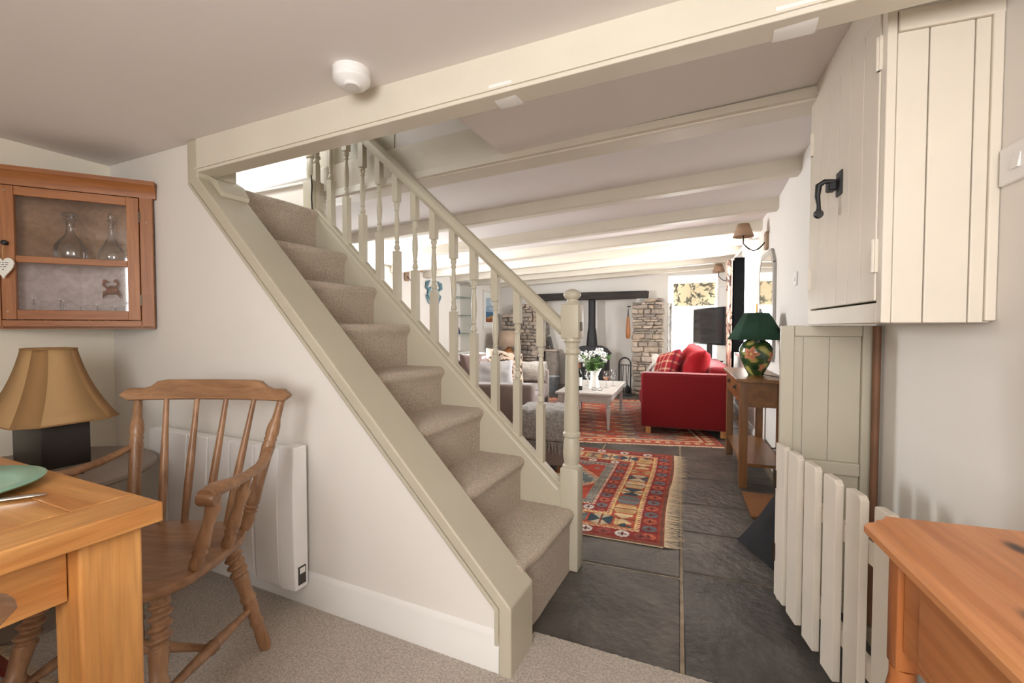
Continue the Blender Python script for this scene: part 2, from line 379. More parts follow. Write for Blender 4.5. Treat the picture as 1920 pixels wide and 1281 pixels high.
# dining walls
struct(MB().box(X_L-0.12, X_L, -2.0, 1.41, 0, 2.2), 'wall_left', 'cream_plaster', smooth=False)
# wall under the stair, cut to the slope
struct(MB().prism([(X_L, 0), (-0.625, 0), (-0.625, 0.215), (-2.165, 1.745), (-2.165, 2.2), (X_L, 2.2)], 'y', Y_S, 1.41), 'wall_stair', 'plaster', smooth=False)
bb = MB().prism([(Y_S, 0), (Y_S-0.018, 0), (Y_S-0.018, 0.088), (Y_S-0.012, 0.098), (Y_S-0.012, 0.115), (Y_S-0.006, 0.130), (Y_S, 0.135)], 'x', X_L, -0.63)
struct(bb, 'baseboard_stair', 'white_gloss')
struct(MB().prism([(X_L, 0), (X_L+0.018, 0), (X_L+0.018, 0.088), (X_L+0.006, 0.13), (X_L, 0.135)], 'y', -2.0, Y_S-0.019), 'baseboard_left', 'white_gloss')
# back wall with a window behind the camera
bw = MB()
bw.box(X_L-0.12, -0.55, -1.42, -1.30, 0, 2.2).box(0.55, 1.2, -1.42, -1.30, 0, 2.2).box(-0.55, 0.55, -1.42, -1.30, 0, 0.85).box(-0.55, 0.55, -1.42, -1.30, 1.85, 2.2)
struct(bw, 'wall_back', 'plaster', smooth=False)
# right wall: long skew wall with one window opening
def rbx(mb, x0, x1, y0, y1, z0, z1): return mb.box(x0, x1, y0, y1, z0, z1, Matrix.Translation(WO) @ Matrix.Rotation(WALL_A, 4, 'Z'))
wr = MB(); WY0, WY1, WZ0, WZ1 = 3.56, 4.60, 0.80, 1.92
rbx(wr, 0, 0.42, -3.6, WY0, 0, 2.6); rbx(wr, 0, 0.42, WY1, 6.9, 0, 2.6); rbx(wr, 0, 0.42, WY0, WY1, 0, WZ0); rbx(wr, 0, 0.42, WY0, WY1, WZ1, 2.6)
struct(wr, 'wall_right', 'plaster', smooth=False)
def window(name, mat4, w, h, cols=2, rows=2):
    o = bpy.data.objects.new(name, None); col.objects.link(o); o.matrix_world = mat4; o.location = mat4.to_translation(); o.rotation_euler = mat4.to_euler(); tag(o, kind='structure')
    f = MB(); t = 0.045
    f.box(0, w, -0.03, 0.03, 0, t).box(0, w, -0.03, 0.03, h-t, h).box(0, t, -0.03, 0.03, t, h-t).box(w-t, w, -0.03, 0.03, t, h-t)
    f.obj('window_frame', M['white_gloss'], o, bevel=0.004)
    b = MB()
    for i in range(1, cols): b.box(w*i/cols-0.012, w*i/cols+0.012, -0.015, 0.015, t, h-t)
    for j in range(1, rows): b.box(t, w-t, -0.014, 0.014, h*j/rows-0.012, h*j/rows+0.012)
    b.obj('glazing_bar', M['white_gloss'], o)
    for i in range(cols):
        for j in range(rows):
            MB().box(w*i/cols+0.013, w*(i+1)/cols-0.013, -0.003, 0.003, h*j/rows+0.013, h*(j+1)/rows-0.013).obj('pane', M['glass_window'], o, smooth=False)
    return o
Rz = lambda a: Matrix.Rotation(a, 4, 'Z')
window('window_4', Matrix.Translation((-0.55, -1.39, 0.85)), 1.10, 1.0, 2, 2)
window('window_1', Matrix.Translation(rw(0.22, WY0, WZ0)) @ Rz(WALL_A+R(90)), WY1-WY0, WZ1-WZ0, 3, 3)
struct(MB().box(-0.06, 0.2, WY0-0.03, WY1+0.03, -0.03, 0.005).xf(Matrix.Translation(rw(0, 0, WZ0)) @ Rz(WALL_A)), 'trim_1', 'white_gloss', bevel=0.005)
rb = MB().prism([(0, 0), (-0.016, 0), (-0.016, 0.10), (-0.005, 0.125), (0, 0.125)], 'y', 0.70, 6.5).xf(Matrix.Translation(WO) @ Rz(WALL_A))
struct(rb, 'baseboard_right', 'white_gloss')
# left wall of the living room: alcove and window openings
LW = X_LL
wl = MB(); AY0, AY1, AZ0, AZ1 = 6.17, 6.84, 0.70, 1.86; LY0, LY1, LZ0, LZ1 = 3.55, 4.36, 1.02, 1.90
T = 0.32
wl.box(LW-T, LW, 1.0, LY0, 0, 2.3).box(LW-T, LW, LY1, AY0, 0, 2.3).box(LW-T, LW, AY1, 8.3, 0, 2.3)
wl.box(LW-T, LW, LY0, LY1, 0, LZ0).box(LW-T, LW, LY0, LY1, LZ1, 2.3).box(LW-T, LW, AY0, AY1, 0, AZ0).box(LW-T, LW, AY0, AY1, AZ1, 2.3)
wl.box(LW-T, LW-T+0.03, AY0, AY1, AZ0, AZ1)
struct(wl, 'wall_living_left', 'plaster', smooth=False)
window('window_2', Matrix.Translation((LW-0.2, LY1, LZ0)) @ Rz(R(-90)), LY1-LY0, LZ1-LZ0, 2, 2)
# far wall with fireplace recess and window
wf = MB(); FX0, FX1 = -3.07, -1.33; VX0, VX1, VZ0, VZ1 = -0.83, -0.10, 0.62, 1.93; YB = 8.30
wf.box(-4.2, FX0, Y_F, YB, 0, 2.3).box(FX0, FX1, Y_F, YB, 1.64, 2.3).box(FX1, VX0, Y_F, YB, 0, 2.3)
wf.box(VX0, VX1, Y_F, YB, 0, VZ0).box(VX0, VX1, Y_F, YB, VZ1, 2.3).box(VX1, 0.6, Y_F, YB, 0, 2.3).box(FX0, FX1, 8.08, YB, 0, 1.64)
struct(wf, 'wall_far', 'plaster', smooth=False)
window('window_3', Matrix.Translation((VX1, 8.12, VZ0)) @ Rz(R(180)), VX1-VX0, VZ1-VZ0, 2, 3)
# near walls of the living room left of the stair, and the wall that carries the stair landing
struct(MB().box(-4.2, -3.0, 1.27, 1.41, 0, 2.3), 'wall_living_near', 'plaster', smooth=False)
# stairwell above
sw = MB()
sw.box(-3.5, -3.4, 1.35, 2.2, 1.6, 3.6).box(-3.5, -0.9, 2.10, 2.20, 2.02, 3.6).box(-3.5, -0.9, 1.33, 1.40, 1.95, 3.6).box(-1.0, -0.9, 1.40, 2.10, 2.04, 3.6).box(-3.5, -0.9, 1.33, 2.2, 3.6, 3.7)
sw.box(-3.5, -2.275, 2.04, 2.12, 1.0, 1.985)
struct(MB().box(-3.4, -2.275, 2.02, 2.10, 1.985, 2.0), 'trim_4', 'white_gloss', bevel=0.003)
struct(sw, 'wall_stairwell', 'plaster', smooth=False)
# ------------------------------------------------------------------ ceilings and beams
ceil_d = struct(MB().box(X_L-0.1, 0.9, -2.1, 1.29, Z_D, Z_D+0.3), 'ceiling_dining', 'ceiling_paint', smooth=False)
def zc(y):
    pts = [(2.0, 2.165), (3.3, 2.150), (3.95, 2.085), (4.7, 2.075), (7.9, 2.095)]
    for (a, za), (b, zb) in zip(pts, pts[1:]):
        if y <= b: return za + (zb-za)*(y-a)/(b-a)
    return pts[-1][1]
TILT = 0.042
def zceil(x, y): return zc(y) + TILT*(x-0.4)
cb = MB()
ys = [2.08, 2.7, 3.3, 3.95, 4.7, 5.5, 6.3, 7.1, 7.9, 8.3]
for a, b in zip(ys, ys[1:]):
    P = []
    for dz in (0, 0.25):
        for x, y in ((-4.2, a), (0.95, a), (0.95, b), (-4.2, b)): P.append((x, y, zceil(x, y)+dz))
    cb.hexa(P)
ceil_l = struct(cb, 'ceiling', 'ceiling_paint', smooth=False)
lb = MB()      # boarded ceiling over the foot of the stair
lb.hexa([(-1.0, 1.32, 1.955), (0.75, 1.32, 2.03), (0.75, 2.1, 2.03), (-1.0, 2.1, 1.955), (-1.0, 1.32, 2.2), (0.75, 1.32, 2.2), (0.75, 2.1, 2.2), (-1.0, 2.1, 2.2)])
lb.obj('landing_ceiling', M['ceiling_paint'], ceil_l, smooth=False)
def beam(y, th, depth, zr_off=0.0, x0=-4.0, x1=0.55, parent=ceil_l):
    mb = MB(); n = 14; prof_rings = []
    for i in range(n+1):
        x = x0+(x1-x0)*i/n; xr = x
        zt = zceil(x, y)+0.02; zb = zceil(x, y)-depth+zr_off + 0.006*noise.noise(Vector((x*1.3, y, 0)))
        yy = y + 0.008*noise.noise(Vector((x*0.9, y*3, 2)))
        c = 0.012
        prof_rings.append([(x, yy-th/2, zt), (x, yy+th/2, zt), (x, yy+th/2, zb+c), (x, yy+th/2-c, zb), (x, yy-th/2+c, zb), (x, yy-th/2, zb+c)])
    vs_ = [mb.bm.verts.new(p) for r in prof_rings for p in r]; m = 6
    for i in range(n):
        for k in range(m): mb.bm.faces.new((vs_[i*m+k], vs_[i*m+(k+1)%m], vs_[(i+1)*m+(k+1)%m], vs_[(i+1)*m+k]))
    mb.bm.faces.new(vs_[:m]); mb.bm.faces.new(vs_[-m:][::-1])
    return mb.obj('beam', M['beam_paint'], parent, ang=30)
for y in (3.36, 4.02, 4.72, 5.42, 6.12, 6.82, 7.46): beam(y, 0.11, 0.09)
# trimmer beam behind the balustrade: upper board plus lower, lighter chamfered beam
tb = MB(); tb.hexa([(-2.28, 2.06, 1.880), (0.5, 2.06, 1.962), (0.5, 2.20, 1.962), (-2.28, 2.20, 1.880), (-2.28, 2.06, 2.08), (0.5, 2.06, 2.2), (0.5, 2.20, 2.2), (-2.28, 2.20, 2.08)])
tb.obj('beam', M['beam_paint'], ceil_l, bevel=0.008, smooth=False)
tb = MB(); tb.hexa([(-2.28, 2.035, 1.885), (0.5, 2.035, 1.972), (0.5, 2.06, 1.972), (-2.28, 2.06, 1.885), (-2.28, 2.045, 1.925), (0.5, 2.045, 2.006), (0.5, 2.06, 2.006), (-2.28, 2.06, 1.925)])
tb.obj('beam_moulding', M['beam_paint'], ceil_l, smooth=False)
# big painted beam between dining end and stair, with two repaired notches
b1 = MB(); zb0, zb1 = 1.785, 1.828
def b1z(x): return zb0 + (zb1-zb0)*(x+2.11)/(2.75)
b1.hexa([(-2.12, 1.25, b1z(-2.12)), (0.66, 1.25, b1z(0.66)), (0.66, 1.335, b1z(0.66)), (-2.12, 1.335, b1z(-2.12)), (-2.12, 1.25, 1.94), (0.66, 1.25, 1.94), (0.66, 1.335, 2.02), (-2.12, 1.335, 1.98)])
b1.obj('beam', M['beam_paint'], ceil_d, bevel=0.004)
bt = MB(); bt.hexa([(-2.12, 1.243, b1z(-2.12)+0.012), (0.6, 1.243, b1z(0.6)+0.012), (0.6, 1.252, b1z(0.6)+0.012), (-2.12, 1.252, b1z(-2.12)+0.012),
                    (-2.12, 1.243, b1z(-2.12)+0.018), (0.6, 1.243, b1z(0.6)+0.018), (0.6, 1.252, b1z(0.6)+0.018), (-2.12, 1.252, b1z(-2.12)+0.018)])
bt.obj('bead_moulding', M['beam_paint'], ceil_d, smooth=False)
for a, b in ((-0.66, -0.585), (0.10, 0.19)):
    MB().prism([(1.2475, b1z(a)+0.030), (1.2475, b1z(a)+0.014), (1.256, b1z(a)+0.006), (1.30, b1z(a)-0.003), (1.335, b1z(a)-0.003), (1.335, b1z(a)+0.03)], 'x', a, b).obj('notch_patch', M['white_gloss'], ceil_d)
# added board, its colour standing in for shade on the stairwell wall behind balusters
struct(MB().box(-2.30, -1.70, 2.075, 2.099, 2.03, 2.45), 'trim_shadow_board', 'stone_paint', bevel=0.003)

# ------------------------------------------------------------------ staircase
st = thing('staircase', 'carpeted staircase with painted turned balustrade and sloping capped side string', 'staircase', (-0.62, 1.7, 0))
NX = [-0.600, -0.845, -1.062, -1.290, -1.502, -1.728, -1.940, -2.160]
NZ = [0.285, 0.492, 0.706, 0.900, 1.116, 1.320, 1.524, 1.790]
for i in range(len(NX)):
    x, z = NX[i], NZ[i]; z0 = NZ[i-1]-0.02 if i else 0.0; xb = (NX[i+1]-0.06) if i+1 < len(NX) else -3.38
    r = 0.026; pr = [(x-0.022, z0), (x-0.020, z-0.075)]
    for k in range(7):
        a = -math.pi*0.5*0.6 + (math.pi*0.5*1.6)*k/6
        pr.append((x-r+r*math.cos(a), z-r+r*math.sin(a)))
    pr += [(xb, z), (xb, z0)]
    mb = MB(); ny = 13; y0, y1 = 1.405, 1.952; rings = []
    for j in range(ny):
        y = y0+(y1-y0)*j/(ny-1); sk = 0.0
        if i == 0: sk = -0.02*max(0, 1-abs(y-1.46)/0.1)
        if i >= 6: sk = 0.0
        rings.append([mb.bm.verts.new((px_+sk+0.004*noise.noise(Vector((y*5, px_*6, i))), y, pz+0.003*noise.noise(Vector((y*6, i*3.3, px_*4))))) for px_, pz in pr])
    m = len(pr)
    for a, b in zip(rings, rings[1:]):
        for k in range(m): mb.bm.faces.new((a[k], a[(k+1)%m], b[(k+1)%m], b[k]))
    mb.bm.faces.new(rings[0]); mb.bm.faces.new(rings[-1][::-1])
    mb.obj('step', M['stair_carpet'], st, world=True, ang=60)
# capped side string above the dining wall
cx = [(-0.630, 0.0), (-0.586, 0.0), (-0.586, 0.228), (-2.113, 1.763), (-2.113, Z_D), (-2.175, Z_D), (-2.175, 1.752), (-0.630, 0.218)]
MB().prism(cx, 'y', 1.248, 1.43).obj('string_cap', M['stone_paint'], st, bevel=0.007, world=True, smooth=True)
MB().prism([(-0.648, 0.0), (-0.632, 0.0), (-0.632, 0.21), (-2.177, 1.745), (-2.177, Z_D), (-2.193, Z_D), (-2.193, 1.74), (-0.648, 0.205)], 'y', 1.255, 1.285).obj('cap_bead', M['stone_paint'], st, bevel=0.003, world=True)
MB().prism([(-2.1125, 1.764), (-2.03, 1.681), (-2.022, 1.700), (-2.06, 1.755), (-2.1125, 1.785)], 'y', 1.30, 1.43).obj('string_cap', M['stone_paint'], st, bevel=0.003, world=True)
# outer string with moulded top
def sz(x): return 0.398 + (1.773-0.398)*(x+0.678)/(-2.152+0.678)
MB().prism([(-0.66, 0.0), (-0.66, sz(-0.66)-0.02), (-2.2, sz(-2.2)-0.02), (-2.2, 0.9), (-1.3, 0.0)], 'y', 1.952, 1.995).obj('string_board', M['stone_paint'], st, world=True, smooth=False)
mo = MB(); prof = [(-0.026, -0.034), (0.030, -0.034), (0.030, -0.006), (0.020, 0.0), (-0.016, 0.0), (-0.026, -0.008), (-0.020, -0.018)]
mo.sweep([(-0.66, 1.975, sz(-0.66)), (-2.2, 1.975, sz(-2.2))], prof); mo.obj('string_moulding', M['stone_paint'], st, world=True, ang=25)
def hz(x): return 1.100 + (2.135-1.100)*(x+0.665)/(-1.802+0.665)
hr = MB(); prof = [(-0.030, -0.012), (-0.030, 0.010), (-0.020, 0.024), (0.0, 0.030), (0.020, 0.024), (0.030, 0.010), (0.030, -0.012), (0.018, -0.030), (-0.018, -0.030)]
hr.sweep([(-0.655, 1.975, hz(-0.655)), (-2.20, 1.975, hz(-2.20))], prof); hr.obj('handrail', M['stone_paint'], st, world=True, ang=30)
def baluster():
    mb = MB(); q = 0.017; L = 0.70
    sl = 0.933*q
    mb.hexa([(-q,-q,-0.02+sl), (q,-q,-0.02-sl), (q,q,-0.02-sl), (-q,q,-0.02+sl), (-q,-q,0.262), (q,-q,0.262), (q,q,0.262), (-q,q,0.262)])
    mb.turn((0,0,0.255), (0,0,0.545), [(0,.0165),(.02,.0165),(.03,.012),(.05,.012),(.07,.016),(.10,.0165),(.14,.012),(.17,.0095),(.19,.013),(.205,.013),(.22,.0095),(.30,.0125),(.45,.0155),(.58,.0145),(.72,.0105),(.80,.0095),(.82,.013),(.84,.013),(.855,.0105),(.90,.015),(.94,.016),(.965,.012),(.975,.0165),(1,.0165)], 14)
    mb.hexa([(-q,-q,0.54), (q,-q,0.54), (q,q,0.54), (-q,q,0.54), (-q,-q,L+sl), (q,-q,L-sl), (q,q,L-sl), (-q,q,L+sl)])
    return mb
bal0 = None
for k in range(13):
    x = -0.772-0.119*k
    if bal0 is None:
        bal0 = baluster().obj('baluster', M['stone_paint'], st, ang=30); b = bal0
    else:
        b = bal0.copy(); col.objects.link(b)
    b.location = (x+0.62, 1.975-1.7, sz(x))
    gap = hz(x)-0.028-sz(x); b.scale = (1, 1, gap/0.70)
def newel(x, y, z0, h_block, parent, cap=True):
    nw = MB(); q = 0.0425; z = z0
    nw.rbox(x-q, x+q, y-q, y+q, z, z+0.465, 0.006, 2)
    nw.turn((x,y,z+0.46), (x,y,z+1.06), [(0,.041),(.02,.041),(.03,.034),(.05,.034),(.07,.037),(.12,.039),(.20,.036),(.235,.031),(.245,.040),(.265,.040),(.28,.034),(.30,.036),(.50,.033),(.75,.030),(.86,.028),(.875,.036),(.90,.036),(.915,.030),(.95,.032),(.965,.041),(1,.041)], 24)
    nw.rbox(x-q, x+q, y-q, y+q, z+1.05, z+1.205, 0.008, 2)
    o = nw.obj('newel_post', M['stone_paint'], parent, world=True, ang=32)
    if cap:
        c = MB().turn((x,y,z+1.205), (x,y,z+1.275), [(0,.032),(.12,.030),(.2,.024),(.3,.024),(.42,.034),(.6,.040),(.75,.038),(.88,.028),(.96,.014),(1,.004)], 22)
        c.obj('newel_cap', M['stone_paint'], o, world=True, ang=40)
    return o
newel(-0.625, 1.985, 0.0, 0, st)
newel(-2.232, 1.985, 1.50, 0, st, False)
MB().box(-0.581, -0.577, 1.965, 1.99, 1.085, 1.125).obj('latch_plate', M['dark_brass'], st, world=True)
MB().tube([(-2.20,1.94,1.99), (-2.195,1.94,1.93), (-2.20,1.94,1.86), (-2.195,1.94,1.78)], 0.004).obj('cable', M['cord_black'], st, world=True)

# ------------------------------------------------------------------ dining end
# panel heater on the stair wall
h = thing('panel_heater', 'white slimline panel heater with curved fins on wall under the stairs', 'heater', (-1.95, 1.22, 0.10))
h.location.z = 0.095
HX0, HX1 = -0.455, 0.490
nf = 6; wv = (HX1-0.075-HX0)/nf
for k in range(nf):
    a = HX0+k*wv; mb = MB(); n = 10; ring = []
    for i in range(n+1):
        t = i/n; z = 0.008+0.532*t; bow = -0.012*math.sin(math.pi*t); sh = 0.012*math.sin(math.pi*t*1.0)
        ring.append([mb.bm.verts.new(p) for p in ((a+0.003+sh, -0.035+bow, z), (a+wv-0.003+sh, -0.035+bow*1.6, z), (a+wv-0.003+sh, 0.02, z), (a+0.003+sh, 0.02, z))])
    for p, q in zip(ring, ring[1:]):
        for j in range(4): mb.bm.faces.new((p[j], p[(j+1)%4], q[(j+1)%4], q[j]))
    mb.bm.faces.new(ring[0]); mb.bm.faces.new(ring[-1])
    mb.obj('fin', M['plastic_white'], h, bevel=0.004)
e = MB(); n = 10; ring = []
for i in range(n+1):
    t = i/n; z = 0.552*t; bow = -0.016*math.sin(math.pi*t)
    ring.append([e.bm.verts.new(p) for p in ((0.417, -0.037+bow, z), (HX1, -0.030+bow*0.4, z), (HX1, 0.03, z), (0.417, 0.03, z))])
for p, q in zip(ring, ring[1:]):
    for j in range(4): e.bm.faces.new((p[j], p[(j+1)%4], q[(j+1)%4], q[j]))
e.bm.faces.new(ring[0]); e.bm.faces.new(ring[-1])
ec = e.obj('end_cap', M['plastic_white'], h, bevel=0.006)
MB().box(HX1, HX1+0.002, -0.018, 0.016, 0.02, 0.09).obj('rating_sticker', M['ink'], ec)
MB().box(HX1+0.001, HX1+0.003, -0.012, 0.012, 0.062, 0.084).obj('sticker_text', M['paper'], ec)
MB().box(-0.3, 0.3, 0.02, 0.046, 0.1, 0.45).obj('wall_bracket', M['plastic_white'], h)

# oak dining table (axis aligned, corner at (-1.02, 0.525))
t = thing('dining_table', 'golden oak dining table with chunky square legs beside the armchair', 'table', (-1.57, 0.05, 0.008))
TX = 0.55
for sg in (-1, 1):
    MB().box(min(sg*TX, sg*(TX-0.105)), max(sg*TX, sg*(TX-0.105)), -0.455, 0.475, 0.702, 0.742).obj('tabletop_border', M['oak'], t, bevel=0.004)
MB().box(-TX+0.1055, TX-0.1055, 0.370, 0.475, 0.702, 0.742).obj('tabletop_border', M['oak_x'], t, bevel=0.004)
MB().box(-TX+0.1055, TX-0.1055, -0.455, -0.350, 0.702, 0.742).obj('tabletop_border', M['oak_x'], t, bevel=0.004)
for k in range(6):
    MB().box(-TX+0.1055, TX-0.1055, -0.3495+k*0.1198, -0.3495+(k+1)*0.1198-0.0008, 0.703, 0.7415).obj('tabletop_board', M['oak_x'], t, bevel=0.001)
for sx in (-1, 1):
    for cy in (0.40, -0.38):
        cx = sx*(TX-0.075); mb = MB(); a = 0.05
        mb.hexa([(cx-a*0.95,cy-a*0.95,0),(cx+a*0.95,cy-a*0.95,0),(cx+a*0.95,cy+a*0.95,0),(cx-a*0.95,cy+a*0.95,0),(cx-a,cy-a,0.701),(cx+a,cy-a,0.701),(cx+a,cy+a,0.701),(cx-a,cy+a,0.701)])
        mb.obj('leg', M['oak_z'], t, bevel=0.006)
    MB().box(sx*(TX-0.08)-0.015, sx*(TX-0.08)+0.015, -0.329, 0.349, 0.59, 0.701).obj('apron', M['oak'], t, bevel=0.002)
for cy in (0.40, -0.38): MB().box(-TX+0.126, TX-0.126, cy-0.015, cy+0.015, 0.59, 0.701).obj('apron', M['oak_x'], t, bevel=0.002)
# crockery
p = thing('dinner_plate', 'pale mint green plate near the corner of the oak table', 'plate', (-1.460, 0.345, 0.750))
MB().lathe([(0,.045),(0.0,.075),(.006,.08),(.010,.10),(.020,.150),(.022,.152),(.018,.147),(.010,.10),(.007,.07),(.007,.0)][1:] if False else [(0.0,.070),(.004,.085),(.016,.150),(.020,.153),(.0215,.150),(.012,.105),(.009,.085),(.008,.001)], seg=48).obj('plate_body', M['mint_glaze'], p, ang=60)
b = thing('breakfast_bowl', 'small mint green bowl standing on the mint plate', 'bowl', (-1.515, 0.345, 0.7600))
MB().lathe([(0,.030),(.004,.034),(.02,.055),(.05,.072),(.062,.076),(.064,.074),(.05,.069),(.02,.05),(.008,.001)], seg=40).obj('bowl_body', M['mint_glaze'], b, ang=60)
s = thing('table_knife', 'stainless steel cutlery handle lying beside the mint plate', 'cutlery', (-1.315, 0.367, 0.7505), R(56))
MB().tube([(-0.20,0,.004),(-0.1,0,.005),(-0.02,0,.006),(0.06,0,.006),(0.085,0,.005)], [.004,.004,.005,.0065,.003], 10, 0.6).obj('handle', M['steel'], s)
MB().box(-0.30, -0.19, -0.007, 0.007, 0.002, 0.004).obj('blade', M['steel'], s, bevel=0.001)

# windsor smoker's chair
def armchair(name, label, group, loc, rz):
    c = thing(name, label, 'chair', loc, rz, group)
    # seat
    mb = MB(); out = []
    for k in range(40):
        a = 2*math.pi*k/40; ca, sa = math.cos(a), math.sin(a)
        out.append((0.232*math.copysign(abs(ca)**0.58, ca)*(1.0-0.03*sa), -0.275+0.225*math.copysign(abs(sa)**0.62, sa)))
    rings = []
    for sc, z in ((0.90, 0.402), (0.985, 0.412), (1.0, 0.425), (0.985, 0.436), (0.93, 0.440), (0.7, 0.434), (0.4, 0.428), (0.02, 0.427)):
        rings.append([mb.bm.verts.new((x*sc, -0.275+(y+0.275)*sc, z)) for x, y in out])
    for p, q in zip(rings, rings[1:]):
        for k in range(40): mb.bm.faces.new((p[k], p[(k+1)%40], q[(k+1)%40], q[k]))
    mb.bm.faces.new(rings[0]); mb.bm.faces.new(rings[-1])
    mb.obj('seat', M['elm'], c, ang=50)
    legp = [(0,.016),(.04,.019),(.10,.020),(.22,.0165),(.25,.021),(.27,.021),(.29,.017),(.36,.021),(.42,.023),(.45,.019),(.47,.024),(.49,.024),(.51,.019),(.60,.021),(.66,.023),(.93,.023),(.97,.019),(1,.016)]
    for sx in (-1, 1):
        MB().turn((sx*0.225,-0.055,0), (sx*0.155,-0.14,0.41), legp, 16, twist=(0.67,0.93,4.0,0.22)).obj('leg', M['elm_z'], c, ang=60)
        MB().turn((sx*0.215,-0.505,0), (sx*0.16,-0.41,0.41), legp, 16, twist=(0.67,0.93,4.0,0.22)).obj('leg', M['elm_z'], c, ang=60)
        sp = [(0,.009),(.2,.012),(.40,.016),(.46,.016),(.48,.020),(.50,.016),(.52,.020),(.54,.016),(.6,.016),(.8,.012),(1,.009)]
        MB().turn((sx*0.198,-0.088,0.16), (sx*0.194,-0.468,0.16), sp, 12).obj('stretcher', M['elm_z'], c, ang=60)
    MB().turn((-0.19,-0.28,0.16), (0.19,-0.28,0.16), [(0,.009),(.2,.012),(.44,.017),(.5,.020),(.56,.017),(.8,.012),(1,.009)], 12).obj('stretcher', M['elm'], c, ang=60)
    # back posts, spindles, crest
    post = [(0,.013),(.03,.019),(.08,.021),(.12,.017),(.135,.022),(.15,.017),(.165,.022),(.18,.017),(.195,.021),(.24,.020),(.40,.018),(.55,.019),(.62,.021),(.66,.018),(.675,.021),(.69,.018),(.72,.021),(.78,.020),(.84,.014),(1,.012)]
    for sx in (-1, 1):
        MB().turn((sx*0.190,-0.105,0.43), (sx*0.258,0.008,0.845), post, 16).obj('back_post', M['elm_z'], c, ang=60)
    for k in range(4):
        u = -0.6+0.4*k
        MB().turn((u*0.185,-0.085+0.012*(1-abs(u)),0.43), (u*0.262,0.022-0.02*abs(u),0.84), [(0,.010),(.3,.0125),(.5,.012),(.8,.009),(1,.008)], 10).obj('spindle', M['elm_z'], c, ang=60)
    mb = MB(); n = 26; rings = []
    for i in range(n+1):
        u = -1+2*i/n; x = 0.298*u; y = 0.030-0.042*u*u; top = 0.880 + (0.028 if abs(u) < 0.60 else max(0, 0.028*(1-(abs(u)-0.60)/0.12))); bot = 0.838 + 0.0
        if abs(u) > 0.93: e2 = (abs(u)-0.93)/0.07; top -= 0.016*e2*e2; bot += 0.016*e2*e2
        th = 0.014
        rings.append([mb.bm.verts.new(p) for p in ((x,y-th,bot+.004),(x,y-th,top-.006),(x,y-th+.006,top),(x,y+th-.006,top),(x,y+th,top-.006),(x,y+th,bot+.004),(x,y+th-.005,bot),(x,y-th+.005,bot))])
    for p, q in zip(rings, rings[1:]):
        for k in range(8): mb.bm.faces.new((p[k], p[(k+1)%8], q[(k+1)%8], q[k]))
    mb.bm.faces.new(rings[0]); mb.bm.faces.new(rings[-1])
    mb.obj('crest_rail', M['elm'], c, ang=50)
    for sx in (-1, 1):
        pts = [(sx*0.236,-0.035,0.690),(sx*0.252,-0.075,0.672),(sx*0.268,-0.14,0.655),(sx*0.278,-0.22,0.650),(sx*0.280,-0.30,0.653),(sx*0.276,-0.36,0.658),(sx*0.272,-0.395,0.654)]
        mb = MB(); mb.tube(pts, [.013,.016,.018,.020,.024,.030,.024], 12, 0.62, up=(0,0,1)); mb.obj('arm', M['elm'], c, ang=60)
        scr = MB().turn((sx*0.272-0.024,-0.385,0.640), (sx*0.272+0.024,-0.385,0.640), [(0,.016),(.1,.019),(.9,.019),(1,.016)], 14); scr.obj('arm_scroll', M['elm'], c, ang=50)
        ap = [(0,.012),(.04,.017),(.12,.019),(.2,.015),(.24,.020),(.28,.015),(.32,.020),(.38,.019),(.6,.014),(.75,.018),(.82,.020),(.88,.014),(1,.012)]
        MB().turn((sx*0.212,-0.36,0.432), (sx*0.270,-0.345,0.640), ap, 14).obj('arm_post', M['elm_z'], c, ang=60)
        MB().turn((sx*0.216,-0.235,0.432), (sx*0.272,-0.215,0.638), ap, 14).obj('arm_post', M['elm_z'], c, ang=60)
    return c
ch = armchair('windsor_armchair', 'worn elm spindle-back armchair in front of the white panel heater', None, (-1.63, 0.985, 0.008), R(23))
c2 = copy_tree(ch); c2.location = (-0.535, -0.134, 0.008); c2.rotation_euler = (0, 0, R(-90)); c2['label'] = 'elm spindle-back armchair pushed in at the end of the oak table'
# round side table and lamp in the corner
rt = thing('side_table', 'round grey-brown side table carrying the block lamp', 'table', (-2.40, 0.77, 0.008))
MB().lathe([(0.512,.37),(.515,.390),(.525,.397),(.537,.395),(.542,.386),(.542,.001)], seg=48).obj('table_top', M['grey_top'], rt, ang=40)
MB().lathe([(0.02,.05),(.10,.035),(.3,.028),(.45,.04),(.512,.09)], seg=20).obj('pedestal', M['grey_top'], rt)
MB().lathe([(0,.22),(.012,.22),(.022,.18),(.03,.05)], seg=32).obj('foot', M['grey_top'], rt)
lp = thing('table_lamp', 'table lamp with dark square block base and tan panelled shade', 'lamp', (-2.475, 0.875, 0.550))
MB().rbox(-0.125, 0.125, -0.075, 0.075, 0.0, 0.176, 0.004, 2).obj('lamp_base', M['lamp_block'], lp)
MB().box(-0.09, 0.09, -0.045, 0.045, 0.176, 0.180).obj('base_plate', M['brass'], lp, bevel=0.001)
MB().lathe([(0.18,.018),(.186,.018),(.19,.008),(.20,.012),(.21,.007),(.25,.006),(.43,.005)], seg=16).obj('stem', M['brass'], lp)
def cut_rect(hx, hy, c): return [(hx, -hy+c), (hx, hy-c), (hx-c, hy), (-hx+c, hy), (-hx, hy-c), (-hx, -hy+c), (-hx+c, -hy), (hx-c, -hy)]
sh_f = MB(); sh_c = MB(); rr = []; nz_ = 9
